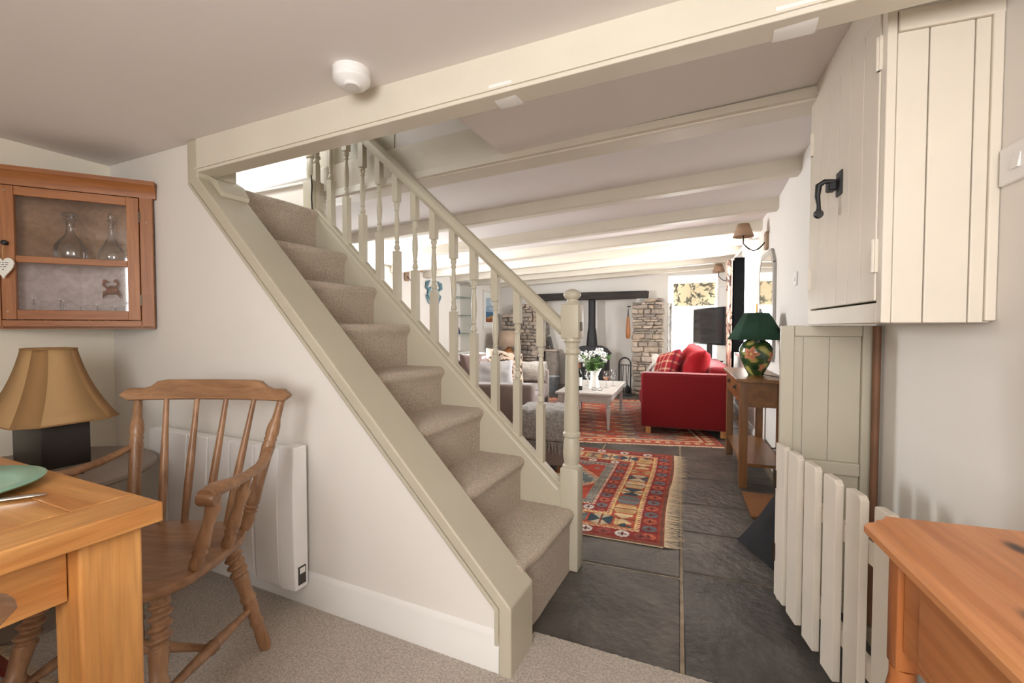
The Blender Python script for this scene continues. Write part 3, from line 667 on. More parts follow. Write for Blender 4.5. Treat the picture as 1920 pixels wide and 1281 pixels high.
for i in range(nz_+1):
    t_ = i/nz_; z = 0.182+0.283*t_; k = (1-t_)
    hx = 0.088+0.117*(0.55*k+0.45*k**2.4); hy = 0.068+0.097*(0.55*k+0.45*k**2.4); c_ = 0.034+0.028*k
    rr.append([(x, y, z) for x, y in cut_rect(hx, hy, c_)])
for a, b in zip(rr, rr[1:]):
    for k in range(8):
        m_ = (sh_f if k % 2 == 0 else sh_c)
        m_._add([a[k], a[(k+1)%8], b[(k+1)%8], b[k]], [(0,1,2,3)])
for mb in (sh_f, sh_c): bmesh.ops.remove_doubles(mb.bm, verts=mb.bm.verts[:], dist=1e-4)
so = sh_f.obj('lamp_shade', M['shade_tan'], lp, ang=60); sc_ = sh_c.obj('shade_corner', M['shade_tan_dark'], lp, ang=60)
for o in (so, sc_):
    m = o.modifiers.new('s', 'SOLIDIFY'); m.thickness = 0.003
for ring in (rr[0], rr[-1]):
    MB().tube([Vector(p) for p in ring+[ring[0]]], 0.003, 6).obj('shade_trim', M['shade_tan_dark'], so)
MB().box(-0.005,0.005,-0.06,0.06,0.455,0.459).obj('shade_carrier', M['brass'], lp)
MB().tube([(0.05,-0.077,0.02),(0.12,-0.10,0.004),(0.22,-0.08,0.004),(0.30,-0.02,0.004)], 0.003).obj('cord', M['cord_black'], lp)

# corner cabinet, 45 degrees across the corner
cc = thing('corner_cabinet', 'glazed pine corner wall cabinet hanging above the block lamp', 'cabinet', (-2.465, 1.250, 1.094), R(52.0))
# local: x along front from right end (0) to left (-0.56), y into the corner, z up
W_ = 0.572
D_ = MB()
D_.prism([(-0.003, 0.0), (-W_+0.004, 0.0), (-0.33, 0.255-0.012)], 'z', 0.0, 0.012).obj('bottom_board', M['pine_cab_x'], cc, smooth=False)
MB().prism([(-0.003, 0.0), (-W_+0.004, 0.0), (-0.33, 0.255-0.012)], 'z', 0.62, 0.632).obj('top_board', M['pine_cab_x'], cc, smooth=False)
MB().prism([(-0.03, 0.024), (-W_+0.03, 0.024), (-0.33, 0.255-0.03)], 'z', 0.298, 0.312).obj('shelf', M['grey_board'], cc, smooth=False)
def cab_back(z0, z1, mat):
    for sx in (0, 1):
        a = Vector((-0.006, 0.008)) if sx == 0 else Vector((-W_+0.006, 0.008)); b_ = Vector((-0.33, 0.255-0.016))
        n = (b_-a).normalized(); pp = Vector((-n.y, n.x))*(0.008 if sx == 0 else -0.008)
        MB().prism([tuple(a), tuple(b_), tuple(b_+pp), tuple(a+pp)], 'z', z0, z1).obj('back_board', M[mat], cc, smooth=False)
cab_back(0.012, 0.30, 'grey_board'); cab_back(0.30, 0.62, 'brown_board')
MB().box(-0.049, 0.0, 0.0, 0.022, 0.0, 0.62).obj('side_stile', M['pine_cab'], cc, bevel=0.002)
MB().box(-W_, -W_+0.049, 0.0, 0.022, 0.0, 0.62).obj('side_stile', M['pine_cab'], cc, bevel=0.002)
MB().box(-W_+0.0495, -0.0495, 0.0, 0.022, 0.0, 0.038).obj('bottom_rail', M['pine_cab_x'], cc, bevel=0.002)
crn = MB().prism([(0.022, 0.615), (0.0, 0.615), (-0.004, 0.640), (-0.018, 0.662), (-0.030, 0.672), (-0.030, 0.690), (0.022, 0.690)], 'x', -W_-0.006, 0.014)
crn.obj('cornice', M['pine_cab_x'], cc, ang=30)
dx0, dx1, dz0, dz1 = -W_+0.052, -0.052, 0.041, 0.612
door = thing('door', None, None); door.parent = cc
for a, b in ((dx0, dx0+0.045), (dx1-0.045, dx1)): MB().box(a, b, -0.002, 0.020, dz0, dz1).obj('door_stile', M['pine_cab'], door, bevel=0.002)
for z0_, z1_ in ((dz0, dz0+0.042), (0.288, 0.316), (dz1-0.038, dz1)):
    MB().box(dx0+0.0452, dx1-0.0452, 0.0, 0.018, z0_, z1_).obj('door_rail', M['pine_cab_x'], door, bevel=0.002)
for z0_, z1_ in ((dz0+0.04, 0.29), (0.314, dz1-0.036)):
    MB().box(dx0+0.044, dx1-0.044, 0.008, 0.010, z0_, z1_).obj('pane', M['glass'], door, smooth=False)
MB().lathe([(0,.008),(.006,.005),(.012,.006),(.02,.011),(.026,.008),(.028,.001)], seg=14).xf(Matrix.Translation((dx0+0.020, -0.002, 0.365)) @ Matrix.Rotation(R(90), 4, 'X')).obj('knob', M['iron'], door)
for z_ in (0.11, 0.50): MB().box(dx1-0.001, dx1+0.006, -0.004, 0.004, z_, z_+0.05).obj('hinge', M['dark_brass'], door)
for x_, z_ in ((dx0+0.018, 0.075), (dx0+0.018, 0.59), (dx1-0.02, 0.068), (-0.022, 0.17), (-0.024, 0.50)):
    MB().turn((x_, -0.0035, z_), (x_, 0.004, z_), [(0,.004),(1,.004)], 8).obj('peg', M['sconce_wood'], cc)
CM = wm(cc)
def cpos(x, y, z): return CM @ Vector((x, y, z))
def vessel(name, label, cat, prof, loc, group=None, mat='glass_cup', seg=24):
    o = MB().lathe(prof, seg=seg, cap=False).obj(name, M[mat], None, ang=60); o.location = loc; return tag(o, label, cat, group)
dec = [(0,.001),(.002,.052),(.006,.055),(.03,.060),(.07,.056),(.10,.036),(.125,.017),(.16,.0135),(.185,.016),(.19,.026),(.192,.026),(.194,.012),(.20,.010),(.206,.026),(.214,.030),(.222,.024),(.226,.001)]
vessel('glass_decanter', 'squat clear glass decanter with wide disc stopper on upper cabinet shelf', 'decanter', dec, cpos(-0.325, 0.10, 0.3125))
dec2 = [(0,.001),(.002,.054),(.006,.058),(.025,.062),(.06,.052),(.09,.03),(.12,.015),(.16,.012),(.19,.013),(.194,.020),(.198,.012),(.204,.010),(.212,.016),(.224,.010),(.232,.004),(.234,.001)]
vessel('glass_decanter', 'slender-necked clear glass decanter with pointed stopper on upper cabinet shelf', 'decanter', [(a, b*0.80) for a, b in dec2], cpos(-0.170, 0.064, 0.3125))
gl_up = [(0,.026),(.001,.026),(.05,.031),(.06,.026),(.066,.006),(.07,.0035),(.115,.0035),(.119,.010),(.121,.027),(.123,.027)]
for x_, y_, sc in ((-0.44, 0.055, 1.0), (-0.365, 0.10, 1.0), (-0.335, 0.045, 0.93), (-0.30, 0.115, 0.8), (-0.225, 0.06, 0.8), (-0.165, 0.085, 0.75), (-0.125, 0.05, 0.8)):
    vessel('wine_glass', ('taller' if sc > 0.9 else 'shorter')+' clear wine glass turned upside down on lower cabinet shelf', 'glass', [(a*sc, b*sc) for a, b in gl_up], cpos(x_, y_, 0.0125), 'upturned glasses in the corner cabinet')
# bronze crab ornament pinned inside
cr = thing('crab_ornament', 'small bronze crab ornament on grey back board inside the corner cabinet', 'ornament', cpos(-0.180, 0.108, 0.185), R(16.5))
MB().turn((0,0,-0.003),(0,0,0.016),[(0,.001),(.1,.020),(.5,.022),(.9,.012),(1,.001)],16).xf(Matrix.Rotation(R(90),4,'X') @ Matrix.Scale(1.4,4,(1,0,0))).obj('shell', M['bronze_crab'], cr)
for sx in (-1, 1):
    MB().tube([(sx*.02,-.008,.008),(sx*.042,-.010,.026),(sx*.030,-.010,.044),(sx*.012,-.008,.038)], [.004,.005,.009,.002], 8).obj('claw', M['bronze_crab'], cr)
    for k in range(3): MB().tube([(sx*.022,-.006,-.004-.006*k),(sx*.042,-.008,-.006-.010*k),(sx*.05,-.006,-.022-.010*k)], [.003,.003,.001], 6).obj('crab_leg', M['bronze_crab'], cr)
# heart tag hung on the knob
ht = thing('heart_ornament', 'white ceramic heart with lettering hanging from the cabinet knob', 'ornament', cpos(dx0+0.020, -0.030, 0.265), R(52))
hp = []
for k in range(40):
    a = 2*math.pi*k/40; hp.append((0.0021*16*math.sin(a)**3, 0.0026*(13*math.cos(a)-5*math.cos(2*a)-2*math.cos(3*a)-math.cos(4*a))+0.004 - (0.016 if math.cos(a) < -0.2 else 0)*(-math.cos(a))))
MB().prism(hp, 'y', -0.004, 0.004).obj('heart', M['white_ceramic'], ht, bevel=0.002)
MB().tube([(0,0,0.028),(-0.003,0.004,0.07),(0,0.012,0.100)], 0.0012, 6).obj('string', M['twine'], ht)
for zz, segs in ((0.014, ((-.017,-.006),(-.003,.003),(.006,.017))), (0.005, ((-.015,-.008),(-.005,.004),(.007,.015))), (-0.004, ((-.009,-.003),(.0,.010)))):
    for a, b in segs: MB().box(a, b, -0.0046, -0.0041, zz-0.0014, zz+0.0014).obj('lettering', M['ink'], ht, smooth=False)
MB().prism([(0.003*math.sin(2*math.pi*k/16)**3, -0.015+0.0002*(13*math.cos(2*math.pi*k/16)-5*math.cos(4*math.pi*k/16)-2*math.cos(6*math.pi*k/16))) for k in range(16)], 'y', -0.0046, -0.0041).obj('lettering', M['ink'], ht, smooth=False)
# smoke detector
sd = thing('smoke_detector', 'round white smoke detector on the dining ceiling', 'smoke detector', (-1.100, 1.135, 1.93))
MB().turn((0,0,0),(0,0,-0.058),[(0,.058),(.40,.058),(.44,.0565),(.48,.058),(.62,.057),(.85,.046),(.97,.034),(1,.03)],40).obj('housing', M['plastic_white'], sd, ang=30)
MB().turn((0.012,-0.012,-0.054),(0.012,-0.012,-0.062),[(0,.026),(.6,.026),(1,.023)],32).obj('test_button', M['plastic_white'], sd, ang=30)

# ------------------------------------------------------------------ right side: sideboard, cupboard, panel, gate
sbd = thing('sideboard', 'orange pine sideboard with moulded top edge and knots against the right wall', 'sideboard', (0.222, 0.955, 0.008), R(6.5))
# local: origin at far-left top corner; x to wall, -y toward camera
SBL = 1.15
tp = MB().prism([(0.004, 0.737), (-0.0, 0.742), (0.0, 0.752), (0.006, 0.758), (0.016, 0.760), (0.018, 0.764), (0.026, 0.766), (0.030, 0.772), (0.362, 0.772), (0.362, 0.737)], 'y', -SBL, 0.0)
tp.obj('top', M['pine_side'], sbd, ang=25)
for yy in (-0.035, -SBL+0.035):
    MB().rbox(0.028, 0.062, yy-0.017, yy+0.017, 0.54, 0.737, 0.004, 2).obj('corner_post', M['pine_side_z'], sbd)
    MB().turn((0.045, yy, 0.0), (0.045, yy, 0.54), [(0,.014),(.05,.018),(.10,.012),(.14,.018),(.4,.016),(.7,.020),(.80,.014),(.84,.022),(.88,.014),(.92,.023),(.97,.018),(1,.018)], 18).obj('leg', M['pine_side_z'], sbd, ang=50)
    MB().rbox(0.312, 0.352, yy-0.019, yy+0.019, 0.0, 0.737, 0.004, 2).obj('leg', M['pine_side_z'], sbd)
MB().box(0.036, 0.052, -SBL+0.053, -0.053, 0.575, 0.737).obj('apron', M['pine_side'], sbd, bevel=0.003)
MB().box(0.0625, 0.3115, -0.046, -0.028, 0.575, 0.737).obj('apron', M['pine_side'], sbd, bevel=0.003)
for a in (-0.58, -0.08-SBL+0.05):
    d_ = MB().box(0.030, 0.037, a, a+0.47, 0.592, 0.725).obj('drawer_front', M['pine_side'], sbd, bevel=0.004)
    MB().turn((0.030, a+0.235, 0.66), (0.004, a+0.235, 0.66), [(0,.009),(.4,.008),(.6,.016),(.9,.014),(1,.004)], 14).obj('knob', M['pine_side'], d_)

# wall cupboard high on the right wall (frame of the right wall)
cu = thing('wall_cupboard', 'tall painted plank cupboard high on the right wall with black latch', 'cupboard', rw(0, 0, 1.112), WALL_A)
CW, CL, CH = 0.222, 0.690, 0.90
MB().box(-CW+0.02, -0.002, 0.020, CL-0.02, 0.0, 0.018).obj('bottom', M['cupboard_paint'], cu, smooth=False)
MB().box(-CW+0.02, -0.002, 0.020, CL-0.02, CH-0.02, CH).obj('top', M['cupboard_paint'], cu, smooth=False)
for a, b in ((-CW+0.022, -0.138), (-0.136, -0.052), (-0.050, -0.022)):
    MB().box(a, b, 0.0, 0.016, 0.0, 0.712).obj('side_plank', M['cupboard_paint'], cu, bevel=0.003)
MB().box(-0.0215, -0.001, -0.006, 0.02, 0.004, 0.75).obj('scribe_strip', M['cupboard_paint'], cu, bevel=0.003)
MB().box(-CW+0.022, 0.0, -0.008, 0.016, 0.7125, 0.762).obj('frieze_board', M['cupboard_paint'], cu, bevel=0.004)
MB().box(-CW+0.022, 0.0, 0.002, 0.018, 0.7625, CH).obj('upper_board', M['ceiling_paint'], cu)
MB().box(-CW+0.002, -0.002, CL-0.018, CL, 0.0, CH).obj('far_side', M['cupboard_paint'], cu)
# face frame
MB().box(-CW, -CW+0.021, -0.002, 0.030, 0.0, CH).obj('frame_stile', M['cupboard_paint'], cu, bevel=0.003)
MB().box(-CW, -CW+0.021, CL-0.040, CL, 0.0, CH).obj('frame_stile', M['cupboard_paint'], cu, bevel=0.003)
MB().box(-CW, -CW+0.020, 0.0305, CL-0.0405, 0.0, 0.052).obj('frame_rail', M['cupboard_paint'], cu, bevel=0.002)
MB().box(-CW, -CW+0.020, 0.0305, CL-0.0405, CH-0.11, CH).obj('frame_rail', M['cupboard_paint'], cu, bevel=0.002)
mid = 0.345; LZ = 0.11
for a, b, n in ((0.033, mid-0.0015, 3), (mid+0.0015, CL-0.043, 3)):
    dd = thing('door', None, None); dd.parent = cu
    w = (b-a)/n
    bk = MB().box(-CW+0.008, -CW+0.018, a, b, 0.060, CH-0.115).obj('backing', M['cupboard_paint'], dd, smooth=False)
    for k in range(n):
        MB().box(-CW-0.003, -CW+0.0095, a+k*w+0.0012, a+(k+1)*w-0.0012, 0.057, CH-0.113).obj('plank', M['cupboard_paint'], dd, bevel=0.0035)
    he = a if n == 3 and a < 0.1 else b
    for z in (0.13, 0.64):
        MB().box(-CW-0.007, -CW+0.002, he-0.010, he+0.010, z, z+0.085).turn((-CW-0.007, he, z), (-CW-0.007, he, z+0.085), [(0,.005),(1,.005)], 10).obj('hinge', M['cupboard_paint'], dd)
MB().box(-CW-0.008, -CW-0.0025, mid-0.05, mid+0.002, 0.405, 0.48).obj('latch_plate', M['iron'], cu, bevel=0.002)
MB().box(-CW-0.030, -CW-0.006, mid-0.012, mid+0.03, 0.428, 0.462).obj('latch_body', M['iron'], cu, bevel=0.005)
hd = MB().tube([(-CW-0.018,mid-0.01,0.455),(-CW-0.040,mid-0.004,0.458),(-CW-0.055,mid+0.0,0.448),(-CW-0.057,mid+0.004,0.415),(-CW-0.053,mid+0.004,0.385),(-CW-0.053,mid+0.004,0.362)], [.007,.008,.010,.008,.006,.008], 12)
hd.turn((-CW-0.053, mid-0.006, 0.357), (-CW-0.053, mid+0.014, 0.357), [(0,.012),(.3,.014),(.7,.014),(1,.012)], 14)
hd.obj('latch_handle', M['iron'], cu)

# low panelled end of the boxed cupboard beneath
pn = thing('panelled_screen', 'stone painted framed panel standing below the wall cupboard', 'panel', (0.205, 2.085, 0.0), R(2.0))
PW, PH = 0.316, 1.108
MB().box(0, 0.046, 0.0, 0.030, 0.0, PH).obj('stile', M['stone_paint'], pn, bevel=0.003)
MB().box(PW-0.050, PW, 0.0, 0.030, 0.0, PH).obj('stile', M['stone_paint'], pn, bevel=0.003)
MB().box(0.0465, PW-0.0505, 0.002, 0.028, PH-0.042, PH).obj('rail', M['stone_paint'], pn, bevel=0.003)
MB().box(0.0465, PW-0.0505, -0.004, 0.028, 0.535, 0.585).obj('rail', M['stone_paint'], pn, bevel=0.006)
MB().box(0.0465, PW-0.0505, 0.002, 0.028, 0.0, 0.08).obj('rail', M['stone_paint'], pn, bevel=0.003)
for a, b in ((0.0465, 0.078), (0.079, 0.164), (0.165, PW-0.0505)):
    MB().box(a, b, 0.018, 0.026, 0.08, PH-0.042).obj('board', M['stone_paint'], pn, bevel=0.002)
MB().box(0.0, PW, 0.031, 0.60, 1.088, PH).obj('top_board', M['stone_paint'], pn, smooth=False) if False else None
pp = MB().turn((0.505, 2.062, 0.0), (0.505, 2.062, 1.105), [(0,.013),(1,.013)], 12).obj('copper_pipe', M['pipe_brown'])
tag(pp, 'brown pipe running up the wall beside the panel', 'pipe')

# picket gate folded back from the panel
gd = Vector((0.245, -0.97)).normalized(); ga = math.atan2(gd.y, gd.x)
gt = thing('picket_gate', 'cream painted picket stair gate hinged to the stone painted panel', 'gate', (0.212, 2.055, 0.0), ga)
for k, (a, b) in enumerate(((0.0, 0.085), (0.118, 0.200), (0.252, 0.332), (0.385, 0.462), (0.515, 0.590), (0.650, 0.722))):
    z0, z1 = 0.045, 0.650
    mb = MB(); th = 0.022
    mb.prism([(a, z0), (b, z0), (b, z1-0.012), (b-0.012, z1), (a+0.004, z1), (a, z1-0.004)], 'y', -th, 0.0)
    mb.obj('picket', M['gate_paint'], gt, bevel=0.003)
for z in (0.155, 0.470): MB().box(0.0, 0.74, 0.0005, 0.024, z, z+0.050).obj('rail', M['gate_paint'], gt, bevel=0.003)
for z in (0.18, 0.47): MB().box(-0.006, 0.010, -0.026, -0.0222, z, z+0.07).turn((-0.004, -0.026, z), (-0.004, -0.026, z+0.07), [(0,.004),(1,.004)], 8).obj('hinge', M['dark_brass'], gt)

# light switch plates, bag, mat
def switch(name, label, loc, rz, w=0.085, h=0.085):
    o = thing(name, label, 'switch', loc, rz)
    MB().box(-0.010, 0.0, -w/2, w/2, -h/2, h/2).obj('plate', M['plastic_white'], o, bevel=0.003)
    r_ = MB(); r_.hexa([(-0.016,-0.012,-0.016),(-0.010,-0.012,-0.016),(-0.010,0.012,-0.016),(-0.016,0.012,-0.016),(-0.011,-0.012,0.016),(-0.0095,-0.012,0.016),(-0.0095,0.012,0.016),(-0.011,0.012,0.016)])
    r_.obj('rocker', M['plastic_white'], o, bevel=0.001); return o
switch('light_switch', 'steel faced light switch on the living room wall beside the mirror', rw(0, 1.945, 1.41), WALL_A, 0.075, 0.085)
switch('light_switch', 'white double light switch on the wall beside the tall cupboard', rw(0, -0.075, 1.465), WALL_A, 0.12, 0.085)
bag = MB(); 
bag._add([(0.075,2.60,0.004),(0.235,2.30,0.004),(0.44,2.42,0.004),(0.44,2.72,0.004),(0.26,2.48,0.34),(0.33,2.60,0.36),(0.40,2.55,0.35),(0.36,2.45,0.33)], [(3,2,1,0),(0,1,4),(1,2,7),(1,7,4),(2,3,6),(2,6,7),(3,0,5),(3,5,6),(0,4,5),(4,7,6,5)])
bag.subdiv(3).jitter(0.012, 9); tag(bag.obj('fabric_bag', M['navy_bag'], None, ang=80), 'slumped dark navy fabric bag on slate floor behind the picket gate', 'bag')
mat_o = MB().rbox(0.0, 0.22, 0.0, 0.42, 0.0, 0.016, 0.004, 2).obj('door_mat', M['coir'], None)
mat_o.location = (0.155, 2.93, 0.001); mat_o.rotation_euler = (0, 0, WALL_A); tag(mat_o, 'brown coir mat on the slate beside the console table', 'mat')

# ------------------------------------------------------------------ living room: console, lamp, mirror, sconces
cs = thing('console_table', 'dark oak console table with two drawers and low shelf under the mirror', 'console table', rw(-0.300, 2.045, 0), WALL_A)
CD, CLn = 0.285, 0.93
MB().box(-0.028, CD, -0.028, CLn+0.028, 0.728, 0.752).obj('top', M['console_oak'], cs, bevel=0.003)
for xx in (0.0, CD-0.058):
    for yy in (0.0, CLn-0.052): MB().box(xx, xx+0.052, yy, yy+0.052, 0.0, 0.727).obj('leg', M['console_oak_z'], cs, bevel=0.003)
MB().box(0.0525, CD-0.0585, 0.006, 0.026, 0.56, 0.727).obj('apron', M['console_oak'], cs, smooth=False)
MB().box(0.0525, CD-0.0585, CLn-0.026, CLn-0.006, 0.56, 0.727).obj('apron', M['console_oak'], cs, smooth=False)
MB().box(CD-0.03, CD-0.012, 0.0525, CLn-0.0525, 0.56, 0.727).obj('apron', M['console_oak'], cs, smooth=False)
MB().box(0.006, 0.03, 0.0525, CLn-0.0525, 0.575, 0.59).obj('drawer_rail', M['console_oak'], cs, smooth=False)
for a in (0.055, CLn/2+0.004):
    d_ = MB().box(0.002, 0.020, a, a+CLn/2-0.060, 0.594, 0.722).obj('drawer', M['console_oak'], cs, bevel=0.003)
    yc = a+(CLn/2-0.06)/2
    MB().box(-0.001, 0.002, yc-0.035, yc+0.035, 0.645, 0.685).tube([(0.0,yc-0.026,0.672),(-0.016,yc-0.024,0.662),(-0.018,yc,0.655),(-0.016,yc+0.024,0.662),(0.0,yc+0.026,0.672)], 0.004, 8).obj('drawer_pull', M['dark_brass'], d_)
MB().box(0.010, CD-0.012, 0.008, CLn-0.008, 0.150, 0.172).obj('shelf', M['console_oak'], cs, bevel=0.003)
# green lamp
gl = thing('table_lamp', 'floral glazed vase lamp with dark green pleated shade on the console', 'lamp', rw(-0.165, 2.34, 0.752), WALL_A)
nu, nv = 97, 61; prof = [(0,.048),(.01,.052),(.03,.062),(.08,.088),(.13,.106),(.17,.112),(.20,.108),(.235,.088),(.255,.062),(.265,.046),(.28,.043),(.29,.048),(.295,.044)]
pz_ = np.array([p[0] for p in prof]); pr_ = np.array([p[1] for p in prof])
V_, U_ = np.meshgrid(np.linspace(0, 0.295, nv), np.linspace(0, 2*np.pi, nu), indexing='ij'); RR = np.interp(V_, pz_, pr_)
P = np.stack([RR*np.cos(U_), RR*np.sin(U_), V_], -1)
rgb = np.zeros(P.shape); rgb[:] = (62, 84, 46)
wv_ = np.sin(U_*5+np.sin(V_*40)*1.5)+np.sin(V_*60+U_*3); rgb[wv_ > 0.7] = (150, 146, 78); rgb[wv_ > 1.3] = (176, 168, 96); rgb[wv_ < -1.1] = (34, 66, 44)
for fu, fv, fs in ((-2.0, 0.16, 1.0), (-0.5, 0.14, 0.9), (2.4, 0.17, 1.0), (1.0, 0.15, 1.0), (-1.2, 0.06, 0.6)):
    du = (np.angle(np.exp(1j*(U_-fu))))*0.11; dv = V_-fv; rad = np.hypot(du, dv); an = np.arctan2(dv, du)
    pet = rad < fs*(0.044+0.012*np.cos(5*an)); rgb[pet] = (206, 140, 104); rgb[rad < fs*0.026*(1+0.3*np.cos(5*an))] = (186, 112, 84); rgb[rad < fs*0.009] = (220, 190, 120)
painted_grid('vase', P, rgb, M['dye_glaze'], gl)
MB().lathe([(0.285,.045),(.296,.044),(.30,.016),(.31,.012),(.345,.012),(.35,.006),(.52,.005)], seg=18).obj('stem', M['brass'], gl)
gs = MB(); ns = 72
ra, rb_ = [], []
for k in range(ns):
    a = 2*math.pi*k/ns; j = 1+0.012*(1 if k % 2 else -1); pol = 1/math.cos((a % (math.pi/4))-math.pi/8)*0.97
    ra.append(gs.bm.verts.new((0.185*pol*j*math.cos(a), 0.185*pol*j*math.sin(a), 0.262))); rb_.append(gs.bm.verts.new((0.082*pol*j*math.cos(a), 0.082*pol*j*math.sin(a), 0.455)))
for k in range(ns): gs.bm.faces.new((ra[k], ra[(k+1)%ns], rb_[(k+1)%ns], rb_[k]))
g_o = gs.obj('lamp_shade', M['shade_green'], gl, ang=80); g_o.modifiers.new('s', 'SOLIDIFY').thickness = 0.003
MB().tube([(0.05,-0.01,0.006),(0.09,-0.05,0.004),(0.12,-0.12,0.004),(0.14,-0.2,0.004)], 0.003).obj('cord', M['cord_black'], gl)
wc = MB().tube([rw(-0.006, 2.2, 0.70), rw(-0.007, 2.25, 0.45), rw(-0.007, 2.32, 0.30), rw(-0.008, 2.45, 0.20), rw(-0.008, 2.6, 0.16)], 0.004).obj('power_cord', M['cord_black'])
tag(wc, 'black power cord hanging down behind the console table', 'cord')
# mirror
mi = thing('wall_mirror', 'silver framed arched wall mirror above the console table', 'mirror', rw(-0.002, 2.60, 0.86), WALL_A)
mw, mh = 0.60, 0.84; arch = [(0, 0), (mw, 0), (mw, mh-0.10), (mw-0.10, mh), (0.10, mh), (0, mh-0.10)]
MB().prism(arch, 'x', -0.018, 0.0).obj('backing', M['frame_silver'], mi, smooth=False)
fr = MB()
for (a, b), (c, d) in zip(arch, arch[1:]+arch[:1]):
    L_ = math.hypot(c-a, d-b); an = math.atan2(d-b, c-a)
    fr.box(0, L_, -0.026, 0.006, 0.0, 0.020, Matrix.Translation((0, a, b)) @ Matrix(((0,0,-1,0),(math.cos(an),-math.sin(an),0,0),(math.sin(an),math.cos(an),0,0),(0,0,0,1))))
fr.obj('frame', M['frame_silver'], mi, smooth=False)
inn = [(y_*0.94+0.018, z_*0.955+0.019) for y_, z_ in arch]
MB().prism(inn, 'x', -0.0195, -0.0185).obj('glass', M['mirror_glass'], mi, smooth=False)
def sconce(name, label, loc, rz, cord=False):
    o = thing(name, label, 'wall light', loc, rz, 'wrought arm wall lights')
    MB().prism([(-0.045, -0.06), (-0.03, -0.075), (0.03, -0.075), (0.045, -0.06), (0.045, 0.06), (0.03, 0.075), (-0.03, 0.075), (-0.045, 0.06)], 'x', -0.024, 0.0).obj('backplate', M['sconce_wood'], o, bevel=0.006)
    pts = []
    for k in range(15):
        t_ = k/14; x = -0.022-0.165*t_; z = -0.012 - 0.062*math.sin(math.pi*t_)**1.0 + 0.0*t_ + (0.02 if t_ < 0.15 else 0)*(0.15-t_)
        pts.append((x, 0, z))
    pts += [(-0.187, 0, 0.03), (-0.187, 0, 0.065)]
    MB().tube(pts, 0.0055, 8).obj('arm', M['iron'], o)
    shp = MB().lathe([(0.045,.082),(.155,.045)], seg=28, cap=False); shp.xf(Matrix.Translation((-0.187, 0, 0)))
    so_ = shp.obj('shade', M['shade_sconce'], o, ang=80); so_.modifiers.new('s', 'SOLIDIFY').thickness = 0.003
    MB().turn((-0.187, 0, 0.06), (-0.187, 0, 0.11), [(0,.011),(.8,.011),(1,.006)], 12).obj('lamp_holder', M['cast_black'], o)
    return o
sconce('wall_sconce', 'swan-neck wall light with tan shade above the arched mirror', rw(0, 2.96, 1.83), WALL_A)
sconce('wall_sconce', 'swan-neck wall light with tan shade by the far window blind', rw(0, 5.50, 1.82), WALL_A)
sconce('wall_sconce', 'swan-neck wall light with tan shade beside the blue crab plaque', (X_LL, 4.98, 1.80), math.pi)

# ------------------------------------------------------------------ red sofa
rs = thing('red_sofa', 'red upholstered sofa along the window wall behind the console', 'sofa', (-0.775, 4.815, 0.0), WALL_A)
SL, SW = 1.80, 0.86
for yy in (0.0, SL-0.20):
    MB().rbox(0, SW, yy, yy+0.20, 0.075, 0.635, 0.028, 3).obj('arm', M['red_fabric'], rs, ang=60)
    MB().tube([(0.03,yy+0.012,0.628),(SW-0.03,yy+0.012,0.628)], 0.008, 8).obj('piping', M['red_fabric'], rs)
MB().rbox(0.03, SW-0.02, 0.201, SL-0.201, 0.075, 0.28, 0.02, 2).obj('base', M['red_fabric'], rs)
for yy in (0.205, SL/2+0.003): MB().rbox(-0.035, SW-0.22, yy, yy+SL/2-0.21, 0.282, 0.44, 0.04, 4).obj('seat_cushion', M['red_fabric'], rs, ang=60)
MB().rbox(SW-0.20, SW, 0.201, SL-0.201, 0.281, 0.70, 0.05, 4).obj('backrest', M['red_fabric'], rs, ang=60)
for xx in (0.05, SW-0.10):
    for yy in (0.03, SL-0.09): MB().box(xx, xx+0.05, yy, yy+0.05, 0.008, 0.075).obj('foot', M['oak_z'], rs)
RSM = wm(rs)
def cushion(name, label, mat, loc, w, h, t, rot, group=None, seed=0):
    o = MB().pillow((0,0,0), w, h, t, None, 16, 0.42, seed).obj(name, mat, None, ang=80)
    o.location = loc; o.rotation_euler = rot; return tag(o, label, 'cushion', group)
cushion('scatter_cushion', 'large plain bright red cushion leaning on the red sofa back', M['red_cushion'], RSM @ Vector((0.520, 0.47, 0.675)), 0.50, 0.46, 0.24, (R(78), R(8), R(-72)), seed=3)
cushion('scatter_cushion', 'second plain red cushion further along the red sofa back', M['red_cushion'], RSM @ Vector((0.550, 1.02, 0.660)), 0.50, 0.46, 0.22, (R(78), 0, R(-84)), seed=9)
# tartan cushion: woven check
n_ = 41; U_, V_ = np.meshgrid(np.linspace(-1, 1, n_), np.linspace(-1, 1, n_))
chk = np.zeros((n_, n_, 3)); chk[:] = (150, 36, 44); a1 = (np.abs(((U_*2.2) % 1)-0.5) < 0.14); a2 = (np.abs(((V_*2.2) % 1)-0.5) < 0.14)
chk[a1 | a2] = (176, 120, 100); chk[a1 & a2] = (196, 168, 140); chk[(np.abs(((U_*2.2) % 1)-0.05) < 0.05) | (np.abs(((V_*2.2) % 1)-0.05) < 0.05)] = (96, 22, 34)
def dyed_cushion(name, label, rgb, loc, w, h, t, rot, seed=0):
    o = thing(name, label, 'cushion', loc); o.rotation_euler = rot
    th = t*0.5*np.clip((1-U_**4)*(1-V_**4), 0, 1)**0.42
    for sd_, nm in ((1, 'front_panel'), (-1, 'back_panel')):
        P = np.stack([U_*w/2*(1-0.10*(1-V_**2)*np.abs(U_)**3), V_*h/2*(1-0.10*(1-U_**2)*np.abs(V_)**3), sd_*th*(1+0.12*np.sin(U_*4+seed)*np.cos(V_*3))], -1)
        painted_grid(nm, P, rgb, M['dye_linen'], o)
    return o
